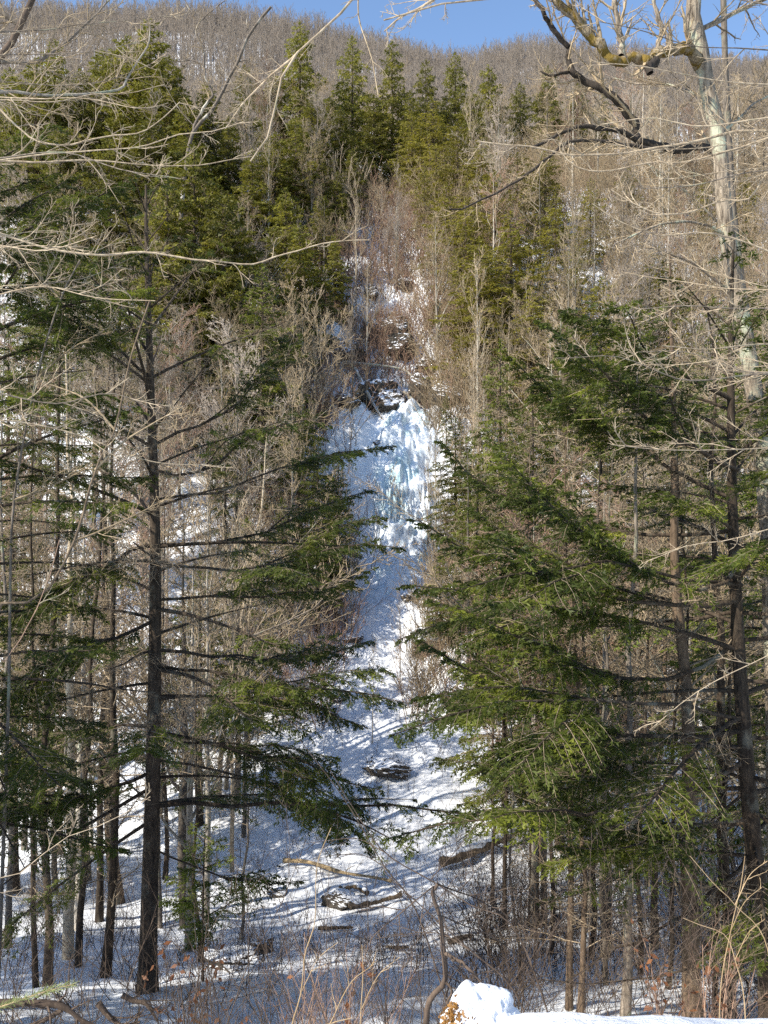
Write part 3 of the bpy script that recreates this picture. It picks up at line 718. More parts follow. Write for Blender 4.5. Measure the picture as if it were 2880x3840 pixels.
undergrowth('undergrowth', 2200, (-20, 790), (42, 108), (1.5, 4.5), TWIGR, 'reddish brush scattered over the hillside', 32, rmin=.014, avoid=2.4)
undergrowth('undergrowth', 700, (470, 800), (15, 34), (1.0, 3.6), DTWIG, 'dark tangled brush and dead twigs among the lower right trunks', 40, rmin=.006, nchild=7)
undergrowth('undergrowth', 900, (200, 352), (42, 62), (1.2, 3.6), TWIGR, 'reddish brush crowding the left bank of the frozen falls', 35, rmin=.014, avoid=1.9)
undergrowth('undergrowth', 1300, (405, 560), (42, 62), (1.2, 3.4), TWIG, 'tan brush crowding the right bank of the frozen falls', 36, rmin=.014, avoid=1.9)
undergrowth('undergrowth', 2600, (280, 470), (63, 94), (1.0, 3.6), TWIGR, 'brown brush filling the upper ravine above the falls', 37, rmin=.018, avoid=.2)
undergrowth('undergrowth', 1500, (-20, 790), (16, 42), (.4, 1.6), DTWIG, 'dark thin weeds and saplings poking through the valley snow', 33, rmin=.006)
undergrowth('undergrowth', 230, (-20, 790), (7, 16), (.8, 2.8), DTWIG, 'brown twiggy weeds on the near bank below the camera', 34, rmin=.004, nchild=4)

# ================================================================== HERO TREES
def hero_hemlock(label, trunk_pts, r0, limbs, seed, fol, auto=None, wood=HB, twig=DEADTWIG, lf=.10, lw=.023, spacing=.070, sub=.029, rtop=.02, name='hemlock_tree'):
    """a near hemlock: trunk, each limb a part, its needles a sub-part"""
    rng = np.random.default_rng(seed)
    K = 26; P = resample(trunk_pts, K); o0 = P[0].copy()
    R = (r0 - rtop) * (1 - np.linspace(0, 1, K)) ** .8 + rtop; R[0] *= 1.35; R[1] *= 1.08
    root = empty(name, tuple(o0), label, 'tree')
    v, f = tubes(P[None], R[None], 14, rng, .09); b = MB(); b.add(v - o0, f); b.build('trunk', wood, root)
    todo = []
    for (pts, rr, kw) in limbs:
        lp = resample(pts, 9); lp[1:-1] += rng.normal(0, .035, (7, 3)); rr = rr * .78; todo.append((lp, rr, kw))
        for sg in ((1, -1) if kw.get('t0', 0) < 1 else ()):      # side limbs spreading the fan
            k = int(rng.integers(2, 5)); a = sg * rng.uniform(.32, .6); d = (lp[k:] - lp[k]) * rng.uniform(.65, .9)
            q = np.stack([d[:, 0] * math.cos(a) - d[:, 1] * math.sin(a), d[:, 0] * math.sin(a) + d[:, 1] * math.cos(a), d[:, 2] + rng.normal(0, .12) * np.linalg.norm(d, axis=1)], 1)
            k3 = dict(kw); k3['t0'] = .15; todo.append((lp[k] + resample(q, 9), rr * .5, k3))
    if auto:
        n = auto['n']; az = rng.uniform(0, 6)
        for k in range(n):
            h = auto['h0'] + (auto['h1'] - auto['h0']) * (k + rng.random()) / n
            x = h * (K - 1); i = min(int(x), K - 2); p0 = P[i] * (1 - (x - i)) + P[i + 1] * (x - i)
            az += 2.4 + rng.normal(0, .4)
            q = (h - auto['h0']) / (auto['h1'] - auto['h0'])
            L = np.interp(q, *auto['len']) * rng.uniform(.65, 1.15)
            lr = auto.get('side')
            if lr is not None and math.cos(az) < 0: L *= lr
            pitch = rad(np.interp(q, *auto['pitch'])) + rng.normal(0, .12)
            kw = dict(auto.get('kw', {})); 
            kw['t0'] = float(np.interp(q, *auto['bare'])) + rng.normal(0, .1)
            if rng.random() < auto.get('dead', 0): kw['t0'] = 2
            todo.append((limb_path(rng, p0, az, L, pitch, rad(auto.get('droop', 20)), 9), .0095 * L + .006, kw))
    for (lp, rr, kw) in todo:
        bw = MB(); bf = MB()
        v, f = tubes(lp[None], (rr * np.linspace(1, .22, len(lp)))[None], 6, rng, .1); bw.add(v - o0, f, 0)
        k2 = dict(nj=.55, tuft=4, wmax=min(.32 * np.linalg.norm(lp[-1] - lp[0]) + .15, 1.2), t0=.35, spacing=spacing, lf=lf, lw=lw, keep=.92, sub=sub); k2.update(kw)
        limb_foliage(rng, lp - o0, bf, bw, mats=(0, 1), **k2)
        lo = bw.build('limb', [wood, twig], root)
        if bf.n: bf.build('foliage', kw.get('_m', fol) if False else fol, lo)
    return root

def up_pts(uv, y, dy=None):
    if dy is None: dy = [0] * len(uv)
    return [at(u, v, y + d) for (u, v), d in zip(uv, dy)]

YL = 17.6
gl = gz((146 - 384) / F * YL, YL)
tl = up_pts([(147, 1000), (149, 930), (151, 850), (153, 760), (155, 640), (155, 520), (151, 400), (148, 300), (146, 215), (146, 185)], YL)
tl[0][2] = gl - .2
left_limbs = [
 (up_pts([(154, 560), (220, 570), (290, 560), (350, 545), (402, 548)], YL, [0, -.9, -1.6, -2.1, -2.4]), .045, dict(t0=.45, wmax=.8)),
 (up_pts([(154, 500), (220, 490), (280, 470), (340, 452), (392, 446)], YL, [0, .5, .9, 1.3, 1.6]), .04, dict(t0=.5, wmax=.75)),
 (up_pts([(155, 665), (230, 676), (300, 690), (350, 690), (400, 702)], YL, [0, -.9, -1.5, -1.9, -2.1]), .045, dict(t0=.45, wmax=.85)),
 (up_pts([(155, 760), (230, 775), (300, 800), (350, 828), (372, 850)], YL, [0, .5, .9, 1.2, 1.3]), .04, dict(t0=.4, wmax=.9)),
 (up_pts([(152, 806), (200, 805), (260, 804), (330, 803), (384, 806), (440, 812), (480, 816)], YL, [0, 0, -.3, -.5, -.6, -.7, -.8]), .065, dict(t0=.55, wmax=.8, keep=.5)),
 (up_pts([(153, 545), (110, 562), (60, 592), (0, 622), (-60, 640)], YL, [0, -.6, -1.2, -1.6, -2]), .06, dict(t0=.1, wmax=1.1)),
 (up_pts([(154, 545), (200, 540), (260, 533), (330, 505), (372, 490)], YL, [0, .3, .5, .8, 1.]), .05, dict(t0=.35, wmax=.8, keep=.7)),
 (up_pts([(154, 445), (200, 425), (240, 400), (275, 365), (300, 335)], YL, [0, .2, .5, .9, 1.2]), .045, dict(t0=.45, wmax=.8, keep=.6)),
 (up_pts([(152, 380), (130, 360), (95, 335), (50, 312), (20, 300)], YL, [0, -.3, -.6, -.9, -1.1]), .045, dict(t0=.2, wmax=1.0)),
 (up_pts([(155, 470), (200, 470), (250, 440), (290, 420), (330, 425)], YL, [0, -.5, -.9, -1.1, -1.3]), .045, dict(t0=.6, wmax=.7, keep=.5)),
 (up_pts([(155, 600), (200, 598), (270, 594), (330, 590), (372, 570)], YL, [0, -.2, -.4, -.5, -.6]), .045, dict(t0=.5, wmax=.75)),
 (up_pts([(155, 650), (210, 654), (270, 660), (330, 655), (372, 640)], YL, [0, .3, .5, .6, .6]), .05, dict(t0=.55, wmax=.8)),
 (up_pts([(155, 700), (220, 694), (280, 700), (335, 712), (368, 728)], YL, [0, -.5, -.8, -1.0, -1.1]), .045, dict(t0=.4, wmax=.8)),
 (up_pts([(155, 735), (210, 745), (280, 755), (330, 775), (380, 790)], YL, [0, -.3, -.6, -.8, -1.0]), .045, dict(t0=.35, wmax=.95)),
 (up_pts([(155, 620), (110, 640), (60, 660), (0, 690), (-40, 705)], YL, [0, -.9, -1.4, -1.9, -2.2]), .05, dict(t0=.15, wmax=1.1)),
 (up_pts([(155, 770), (100, 790), (50, 800), (0, 812), (-40, 818)], YL, [0, -.6, -1.0, -1.5, -1.9]), .05, dict(t0=.1, wmax=1.1)),
 (up_pts([(156, 850), (200, 870), (250, 885), (310, 880)], YL, [0, .3, .5, .6]), .03, dict(t0=.5, wmax=.6, keep=.5)),
]
hero_hemlock('tall dark hemlock with straight trunk at left foreground, the thickest trunk standing left of centre', tl, .185, left_limbs, 41, NEARG,
             auto=dict(n=48, h0=.22, h1=.985, len=([0, .3, .7, 1], [3.6, 3.9, 3.4, .8]), pitch=([0, .35, .6, 1], [-6, 10, 38, 55]), bare=([0, .4, .6, 1], [.38, .6, .85, .7]), dead=.28, droop=14, kw=dict(keep=.7, bare=1.0)))

# smaller hemlock left edge, its sprays reach in from the left
gl2 = gz(-7.2, 15.5)
tl2 = [np.array([-7.2, 15.5, gl2 - .2]), np.array([-7.2, 15.5, gl2 + 5]), np.array([-7.1, 15.5, gl2 + 11]), np.array([-7.1, 15.4, gl2 + 15.6])]
hero_hemlock('hemlock at the left edge whose green boughs hang in front of the left slope', tl2, .16, [], 42, NEARG,
             auto=dict(n=90, h0=.22, h1=.985, len=([0, .4, .8, 1], [2.8, 3.0, 3.1, .9]), pitch=([0, .5, 1], [-4, 12, 45]), bare=([0, .45, .6, 1], [.3, .6, .15, .1]), dead=.18, droop=20, kw=dict(keep=.85)))

# right hemlock whose trunk runs down the right edge
YR = 14.5
gr_ = gz((768 - 384) / F * YR, YR)
trr = up_pts([(772, 1030), (764, 940), (754, 850), (744, 730), (737, 620), (733, 520), (731, 420), (731, 330), (733, 250)], YR)
trr[0][2] = gr_ - .2
right_limbs = [
 (up_pts([(744, 720), (680, 705), (600, 700), (520, 700), (450, 712), (392, 735)], YR, [0, -.9, -1.6, -2.0, -2.3, -2.5]), .05, dict(t0=.45, wmax=.9)),
 (up_pts([(742, 610), (680, 620), (600, 628), (520, 622), (450, 618), (398, 640)], YR, [0, .7, 1.1, 1.3, 1.5, 1.6]), .05, dict(t0=.4, wmax=.95)),
 (up_pts([(742, 585), (680, 575), (600, 560), (520, 575), (450, 590), (402, 585)], YR, [0, -1, -1.8, -2.3, -2.6, -2.8]), .045, dict(t0=.45, wmax=.8)),
 (up_pts([(738, 470), (700, 450), (650, 420), (600, 375), (560, 345), (540, 322)], YR, [0, -.8, -1.4, -1.8, -2, -2]), .05, dict(t0=.3, wmax=.95)),
 (up_pts([(736, 440), (700, 430), (650, 400), (620, 372), (580, 358)], YR, [0, .8, 1.4, 1.8, 2]), .05, dict(t0=.25, wmax=1.1)),
 (up_pts([(748, 780), (700, 770), (640, 762), (590, 770), (530, 775), (480, 765)], YR, [0, .6, 1.0, 1.3, 1.5, 1.6]), .045, dict(t0=.35, wmax=1.1)),
 (up_pts([(750, 820), (700, 822), (650, 838), (600, 850), (560, 846)], YR, [0, -.7, -1.2, -1.5, -1.8]), .04, dict(t0=.35, wmax=1.0)),
 (up_pts([(744, 730), (690, 735), (620, 730), (560, 712), (520, 690), (470, 670), (420, 640)], YR, [0, -.3, -.6, -.8, -.9, -1, -1]), .06, dict(t0=.4, wmax=1.0)),
 (up_pts([(740, 640), (700, 668), (640, 680), (590, 672), (540, 648), (490, 620), (430, 600)], YR, [0, .2, .2, 0, -.2, -.3, -.4]), .055, dict(t0=.3, wmax=1.0)),
 (up_pts([(742, 600), (690, 605), (630, 600), (570, 580), (510, 560), (455, 545), (418, 520)], YR, [0, -.5, -.9, -1.2, -1.4, -1.5, -1.6]), .06, dict(t0=.35, wmax=1.1)),
 (up_pts([(738, 530), (690, 540), (630, 528), (570, 520), (510, 500), (460, 470), (440, 440)], YR, [0, .4, .6, .8, .8, .8, .9]), .055, dict(t0=.3, wmax=1.0)),
 (up_pts([(735, 500), (690, 480), (640, 450), (590, 425), (546, 389), (504, 352)], YR, [0, .3, .6, .8, .8, .8]), .055, dict(t0=.3, wmax=.95)),
 (up_pts([(733, 400), (700, 385), (660, 360), (620, 335), (590, 315), (562, 312)], YR, [0, -.3, -.6, -.8, -1, -1]), .05, dict(t0=.3, wmax=.95)),
 (up_pts([(746, 760), (690, 790), (640, 800), (580, 812), (520, 812), (450, 822), (390, 838)], YR, [0, -.4, -.8, -1, -1.2, -1.3, -1.4]), .05, dict(t0=.45, wmax=.8, keep=.75)),
 (up_pts([(748, 790), (690, 840), (640, 868), (590, 890), (540, 905)], YR, [0, .3, .3, .2, 0]), .035, dict(t0=.9, wmax=.8, keep=.3)),
 (up_pts([(752, 850), (720, 885), (660, 930), (610, 950), (560, 985)], YR, [0, -.3, -.6, -.8, -.9]), .045, dict(t0=2, wmax=1.0)),
 (up_pts([(753, 870), (700, 960), (640, 978), (590, 982), (540, 978), (510, 985)], YR, [0, -.3, -.5, -.6, -.7, -.8]), .035, dict(t0=2, wmax=.9)),
 (up_pts([(740, 560), (710, 590), (660, 580), (600, 545), (545, 500), (500, 452)], YR, [0, -.6, -1.2, -1.5, -1.6, -1.6]), .05, dict(t0=.35, wmax=.95)),
]
hero_hemlock('hemlock with leaning dark trunk at the right edge and long boughs reaching left', trr, .17, right_limbs, 43, NEARG,
             auto=dict(n=52, h0=.18, h1=.98, len=([0, .3, .7, 1], [3.2, 3.8, 2.8, .6]), pitch=([0, .4, .8, 1], [-8, 8, 34, 55]), bare=([0, .5, 1], [.5, .3, .3]), dead=.18, droop=16, side=1.1, kw=dict(keep=.85)))
# bright green hemlock behind it
gb = gz(9.6, 19.5)
tb = [np.array([9.6, 19.5, gb - .2]), np.array([9.5, 19.5, gb + 5]), np.array([9.4, 19.4, gb + 10]), np.array([9.3, 19.4, gb + 15.5])]
hero_hemlock('brighter green hemlock behind the right edge trunk, lit by the sun', tb, .17, [], 44, BRIGHTG,
             auto=dict(n=90, h0=.22, h1=.985, len=([0, .4, .7, 1], [3.6, 4.2, 3.0, .6]), pitch=([0, .5, 1], [-6, 8, 45]), bare=([0, 1], [.3, .2]), dead=.1, droop=18, kw=dict(keep=.8)), spacing=.10, sub=.055, lf=.13, lw=.042)
# mid ground hemlock right of the falls
gm = gz(4.6, 27)
tm = [np.array([4.6, 27, gm - .2]), np.array([4.6, 27, gm + 5]), np.array([4.5, 27, gm + 10]), np.array([4.4, 27, gm + 14.2])]
hero_hemlock('dense dark hemlock just right of the frozen falls with drooping boughs', tm, .17, [], 45, MIDG,
             auto=dict(n=84, h0=.26, h1=.985, len=([0, .4, 1], [3.0, 3.3, .5]), pitch=([0, .5, 1], [-8, 6, 40]), bare=([0, 1], [.35, .15]), dead=.12, droop=18, kw=dict(keep=.85)), spacing=.11, sub=.065, lf=.15, lw=.05)

# ------------------------------------------------------------------ straight trunks in the lower corners
def stand_tree(u, v, w, m, twm, vt, label, group, seed, lean=0, y=None):
    """trunk at a ground point with dead side twigs and a thin crown"""
    if y is None: x, y, z = hit(u, v)
    else: x = (u - 384) / F * y; z = gz(x, y)
    r = w / F * y * (.40 if w < 14 else .46)
    r_ = np.random.default_rng(seed)
    H = (CZ + (512 - vt) / F * y) - z
    K = 14; t = np.linspace(0, 1, K)
    lean = lean + r_.normal(0, .018); P = np.stack([r_.normal(0, .09, K).cumsum() * .6 + lean * H * t, r_.normal(0, .09, K).cumsum() * .6, t * H], 1); P[:, :2] -= P[0, :2]; P[0, 2] -= .15
    R = r * (1 - .9 * t ** 1.1); R[0] *= 1.3
    root = empty('woodland_tree', (x, y, z), label, 'tree', group)
    v_, f_ = tubes(P[None], R[None], 9, r_, .1); b = MB(); b.add(v_, f_); b.build('trunk', m, root)
    b = MB()
    A, RA = children(r_, P[None], R[None], 46, .10, 1.25, .11, 5, up=.02, wander=.14, rr=.22, ref_len=H, rmin=.009, taper=.2); v_, f_ = tubes(A, RA, 4); b.add(v_, f_)
    A2, RA2 = children(r_, A, RA, 6, .2, .7, .42, 4, up=.0, wander=.2, rr=.6, rmin=.005); v_, f_ = tubes(A2, RA2, 3); b.add(v_, f_)
    A2, RA2 = children(r_, A2, RA2, 3, .2, .7, .5, 3, up=.0, wander=.2, rr=.8, rmin=.004); v_, f_ = tubes(A2, RA2, 3); b.add(v_, f_)
    b.build('branches', twm, root)
    return root
G1 = 'trunks standing in the lower left snow'
stand_tree(8, 948, 8, GREYTREE, DEADTWIG, 300, 'grey trunk at the far left edge of the lower snow', G1, 51)
stand_tree(36, 988, 7, HB, DEADTWIG, 350, 'thin dark trunk left of the black trunk pair in lower left', G1, 52)
stand_tree(47, 985, 10.5, HB, DEADTWIG, 240, 'straight black trunk second from the left edge in the lower snow', G1, 53)
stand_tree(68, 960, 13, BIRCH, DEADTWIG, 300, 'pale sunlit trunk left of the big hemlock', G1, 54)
stand_tree(78, 966, 8.5, HB, DEADTWIG, 330, 'dark leaning trunk touching the pale sunlit trunk', G1, 55, .02)
stand_tree(99, 921, 9, HB, DEADTWIG, 380, 'dark trunk behind the black one next to the big hemlock', G1, 56)
stand_tree(105, 978, 12, HB, DEADTWIG, 330, 'black trunk nearest the big hemlock on its left side', G1, 57)
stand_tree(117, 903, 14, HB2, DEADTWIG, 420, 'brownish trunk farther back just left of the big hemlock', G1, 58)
stand_tree(165, 880, 6, HB, DEADTWIG, 480, 'thin dark trunk just right of the big hemlock', G1, 59)
stand_tree(200, 962, 5.5, HB, DEADTWIG, 640, 'short thin dark stem right of the big hemlock', G1, 60, -.03)
stand_tree(240, 940, 4.5, GREYTREE, DEADTWIG, 690, 'thin grey sapling leaning right near the brook', G1, 61, .10)
stand_tree(88, 880, 8, BIRCH, TWIGP, 350, 'pale tan trunk on the slope behind the black trunks', G1, 62)
stand_tree(218, 800, 7, BIRCH, TWIGP, 420, 'golden lit birch leaning right on the slope below centre left', G1, 63, .10)
stand_tree(226, 790, 5, BIRCH, TWIGP, 440, 'thinner golden birch beside the leaning lit birch', G1, 64, .14)
stand_tree(24, 850, 7, GREYTREE, TWIG, 400, 'grey trunk farther up behind the leftmost trunks', G1, 65)
G2 = 'trunks standing in the lower right woods'
rt = [(492, 905, 5, HB, .0, 560, 'thin dark sapling at the left end of the lower right woods'), (505, 930, 6, HB, .0, 520, 'thin dark trunk second in the lower right woods'),
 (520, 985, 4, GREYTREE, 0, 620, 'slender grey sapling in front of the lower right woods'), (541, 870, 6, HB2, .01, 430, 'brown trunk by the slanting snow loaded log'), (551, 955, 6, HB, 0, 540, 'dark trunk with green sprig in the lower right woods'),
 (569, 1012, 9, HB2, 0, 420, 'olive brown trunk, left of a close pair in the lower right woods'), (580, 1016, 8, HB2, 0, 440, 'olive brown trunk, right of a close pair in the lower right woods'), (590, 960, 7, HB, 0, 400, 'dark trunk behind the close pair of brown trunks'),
 (606, 985, 6, GREYTREE, .01, 420, 'grey slender trunk between the close pair and the thick mottled trunk'), (625, 1018, 12, GREYTREE, 0, 330, 'thick mottled grey trunk in the middle of the lower right woods'),
 (641, 975, 6, HB, -.01, 400, 'thin dark trunk right of the mottled grey trunk'), (655, 950, 9, HB2, 0, 380, 'brown trunk in front of the dark thicket at right'), (668, 990, 6, HB, .01, 420, 'thin dark trunk left of the thickest brown trunk'),
 (694, 1022, 20, HB2, 0, 250, 'thickest reddish brown trunk in the lower right woods with dry leaves at its foot'), (703, 1020, 7, HB, 0, 350, 'black trunk touching the thickest reddish brown trunk'), (715, 1015, 7, HB, .02, 420, 'dark forked trunk right of the thickest brown trunk'),
 (729, 1018, 14, HB, 0, 300, 'broad dark trunk between the thickest brown trunk and the edge hemlock'), (742, 960, 7, GREYTREE, 0, 400, 'grey trunk behind the edge hemlock')]
for i, (u, v, w, m, ln, vt, lb) in enumerate(rt): stand_tree(u, v, w, m, DEADTWIG, vt, lb, G2, 70 + i, ln)

# ------------------------------------------------------------------ traced bare trees near the camera
def traced_tree(name, label, base, trunk, r0, r1, bark, limbs, seed, cat='tree', twig=None, sides=12, group=None):
    """trunk (pts), limbs: (pts, r0, r1, material, (n1, n2, n3), twig length)"""
    r = np.random.default_rng(seed)
    P = resample(trunk, 30); o0 = np.array(base if base is not None else P[0])
    R = np.linspace(r0, r1, 30); root = empty(name, tuple(o0), label, cat, group)
    v, f = tubes(P[None], (R * (1 + .04 * r.normal(size=30)))[None], sides, r, .10); b = MB(); b.add(v - o0, f); b.build('trunk', bark, root)
    for (pts, a, c, m, ns, tl) in limbs:
        K = max(12, 4 * len(pts)); Q = resample(pts, K); sm = lambda z: (z[:-2] + 2 * z[1:-1] + z[2:]) / 2.4; nz = sm(r.normal(0, a * .22, (K + 2, 3))); nz[0] = 0; Q += nz; RQ = np.linspace(a, c, K) ** 1.0
        v, f = tubes(Q[None], (RQ * (1 + .06 * sm(r.normal(size=K + 2))))[None], 9, r, .14); b = MB(); b.add(v - o0, f)
        lo = b.build('limb', m, root)
        if ns:
            b = MB(); A, RA = Q[None], RQ[None]
            for li, n in enumerate(ns):
                A, RA = children(r, A, RA, n, .08, .75, tl if li == 0 else .5, [7, 5, 4][li], up=.06, wander=.13, rr=[.45, .6, .7][li], ref_len=1.0 if li == 0 else None, rmin=[.0045, .003, .0022][li] * (tl / .8 + .4), tipr=.35)
                v, f = tubes(A, RA, [5, 4, 3][li]); b.add(v - o0, f)
            b.build('sprays', twig or m, lo)
    return root

# the big mossy tree at right
YT = 16.0
gt = gz((775 - 384) / F * YT, YT)
tT = up_pts([(778, 990), (776, 800), (772, 620), (764, 470), (755, 400), (742, 320), (733, 270), (724, 210), (720, 150), (715, 120), (708, 93), (703, 67), (698, 40), (695, 28), (693, 12), (695, -10), (697, -60)], YT)
tT[0][2] = gt - .2
mossy = [
 (up_pts([(703, 66), (697, 56), (688, 50), (678, 48), (668, 50), (661, 54), (654, 61), (645, 62), (634, 61), (618, 61), (606, 54)], YT, [0, -.2, -.3, -.4, -.4, -.5, -.5, -.6, -.6, -.7, -.7]), .115, .085, MOSS, (7, 4, 3), .6),
 (up_pts([(606, 54), (598, 44), (592, 37), (578, 22), (562, 4), (548, -16)], YT, [-.7, -.8, -.8, -.8, -.9, -1]), .085, .06, MOSS, (10, 5, 3), 1.0),
 (up_pts([(656, 60), (652, 66), (649, 73)], YT, [-.5, -.7, -.8]), .085, .06, SHADEDLIMB, None, 0),
 (up_pts([(621, 57), (621, 42), (619, 28), (615, 12), (611, -8), (608, -30)], YT, [-.7, -.6, -.6, -.6, -.5, -.5]), .06, .04, MAPLE, (10, 5, 3), .9),
 (up_pts([(657, 54), (658, 44), (662, 34), (660, 20), (655, 4), (650, -20)], YT, [-.5, -.5, -.4, -.4, -.4, -.3]), .045, .03, MAPLE, (10, 5, 3), .9),
 (up_pts([(668, 50), (667, 36), (663, 28)], YT, [-.4, -.5, -.5]), .03, .018, MAPLE, (4, 3), .5),
 (up_pts([(699, 30), (720, 20), (745, 8), (775, -6)], YT, [0, .3, .6, 1]), .05, .03, MAPLE, (9, 5, 3), 1.1),
 (up_pts([(720, 152), (700, 148), (672, 149), (650, 144), (640, 143)], YT, [0, .2, .3, .4, .4]), .075, .07, SHADEDLIMB, (5, 3), .6),
 (up_pts([(641, 143), (636, 128), (629, 116), (615, 100), (592, 83), (571, 70), (567, 49), (553, 28), (544, 14), (530, -6)], YT, [.4, .4, .4, .3, .3, .2, .2, .1, 0, 0]), .085, .035, SHADEDLIMB, (12, 6, 3), 1.1),
 (up_pts([(571, 70), (562, 73), (552, 76), (540, 71)], YT, [.2, .1, 0, 0]), .035, .015, SHADEDLIMB, (5, 4), .7),
 (up_pts([(640, 142), (625, 134), (600, 128), (581, 127), (565, 131), (553, 137), (534, 148)], YT, [.4, .2, 0, -.1, -.2, -.3, -.4]), .05, .025, SHADEDLIMB, (10, 5, 3), 1.0),
 (up_pts([(672, 149), (640, 147), (610, 142), (588, 140), (566, 143), (550, 156), (530, 171), (505, 188), (478, 202), (462, 209), (450, 209)], YT, [.3, .1, -.1, -.2, -.3, -.3, -.4, -.5, -.6, -.7, -.8]), .038, .014, SHADEDLIMB, (14, 5, 3), 1.1),
 (up_pts([(712, 105), (690, 92), (665, 84), (640, 84), (615, 78)], YT, [0, .5, .9, 1.2, 1.5]), .03, .012, MAPLE, (12, 6, 3), 1.1),
 (up_pts([(718, 135), (740, 118), (760, 100), (790, 86)], YT, [0, .5, .9, 1.2]), .03, .012, MAPLE, (12, 6, 3), 1.2),
 (up_pts([(727, 235), (700, 224), (670, 222), (640, 232), (612, 246)], YT, [0, -.5, -.9, -1.1, -1.3]), .03, .012, MAPLE, (12, 6, 3), 1.0),
]
traced_tree('mossy_tree', 'big mossy grey tree at upper right with a crooked horizontal limb and upright shoots', None, tT, .17, .13, MAPLE, mossy, 81, twig=TWIG)
# second trunk just behind, darker
tT2 = up_pts([(790, 1000), (785, 700), (775, 520), (765, 430), (752, 350), (740, 270), (733, 210), (729, 150), (726, 90), (724, 20), (722, -40)], 19)
tT2[0][2] = gz((790 - 384) / F * 19, 19) - .2
traced_tree('maple_tree', 'darker slimmer trunk close behind the big mossy tree', None, tT2, .13, .06, GREYTREE, [
 (up_pts([(745, 300), (715, 280), (690, 262), (650, 248)], 19), .03, .012, GREYTREE, (12, 6, 3), 1.2),
 (up_pts([(735, 240), (700, 205), (672, 180), (640, 160)], 19), .03, .012, GREYTREE, (12, 6, 3), 1.2)], 82, twig=TWIG)

# tree out of frame at right: long pale boughs crossing
YP = 9.0
bR = np.array([6.6, YP, gz(6.6, YP) - .2])
tP = [bR, bR + [0, 0, 4], at(1010, 300, YP), at(1005, 120, YP), at(1000, -60, YP)]
pale = [
 (up_pts([(1008, 200), (880, 160), (800, 133), (768, 131), (731, 133), (696, 141), (662, 147), (627, 152), (592, 155), (564, 153), (532, 147), (500, 145), (477, 142)], YP), 0.0240, 0.0070, TWIGP, (16, 5, 3), .75),
 (up_pts([(1008, 230), (900, 170), (810, 134), (768, 139), (731, 150), (685, 162), (650, 163), (606, 171), (575, 167), (560, 150)], YP, [0] + [.4] * 9), 0.0208, 0.0056, TWIGP, (16, 5, 3), .75),
 (up_pts([(1008, 260), (900, 210), (800, 160), (768, 172), (750, 199), (720, 201), (692, 211), (662, 215), (638, 206), (611, 190)], YP, [0] + [-.4] * 9), 0.0176, 0.0056, TWIGP, (14, 5, 3), .7),
 (up_pts([(1010, 180), (900, 140), (810, 122), (768, 118), (700, 126), (650, 118), (600, 124)], YP, [0] + [-.9] * 6), 0.0128, 0.0042, TWIGP, (12, 5, 3), .7),
 (up_pts([(1010, 330), (900, 290), (800, 262), (740, 240), (700, 232), (660, 236), (620, 222), (592, 204)], YP, [0] + [-1.2] * 7), 0.0144, 0.0042, TWIGP, (14, 5, 3), .7),
 (up_pts([(1010, 80), (900, 60), (800, 52), (740, 48), (690, 46), (640, 30), (600, 22)], YP, [0] + [-.6] * 6), 0.0112, 0.0035, GREYTREE, (14, 5, 3), .8),
 (up_pts([(1005, 0), (900, 20), (800, 10), (740, 0), (690, -10)], YP, [0] + [.6] * 4), 0.0144, 0.0042, GREYTREE, (14, 5, 3), .8),
 (up_pts([(1012, 520), (900, 500), (800, 520), (730, 540), (690, 545), (650, 560)], YP, [0] + [-.6] * 5), 0.0096, 0.0028, TWIGP, (14, 5, 3), .6),
 (up_pts([(1012, 620), (900, 600), (800, 640), (760, 660), (700, 690), (650, 730)], YP, [0] + [-.6] * 5), 0.0096, 0.0028, TWIGP, (14, 5, 3), .6),
]
rx = np.random.default_rng(500)
for k in range(12):
    v0 = rx.uniform(60, 420); v1 = v0 + rx.uniform(-60, 60); ue = rx.uniform(540, 690); d1 = rx.uniform(-2.2, 2.5)
    us = np.linspace(1008, ue, 8); vs = v0 + (v1 - v0) * np.linspace(0, 1, 8) + 14 * np.sin(np.linspace(0, rx.uniform(3, 6), 8) + rx.uniform(0, 6)) + rx.normal(0, 5, 8)
    pale.append((up_pts(list(zip(us, vs)), YP, list(np.linspace(0, d1, 8))), rx.uniform(.010, .018), .003, TWIGP if k % 3 else GREYTREE, (16, 5, 3), .75))
traced_tree('maple_tree', 'bare tree whose long pale branches reach in from the right edge across the mossy trunk', None, tP, .16, .10, GREYTREE, pale, 83, twig=TWIGP)

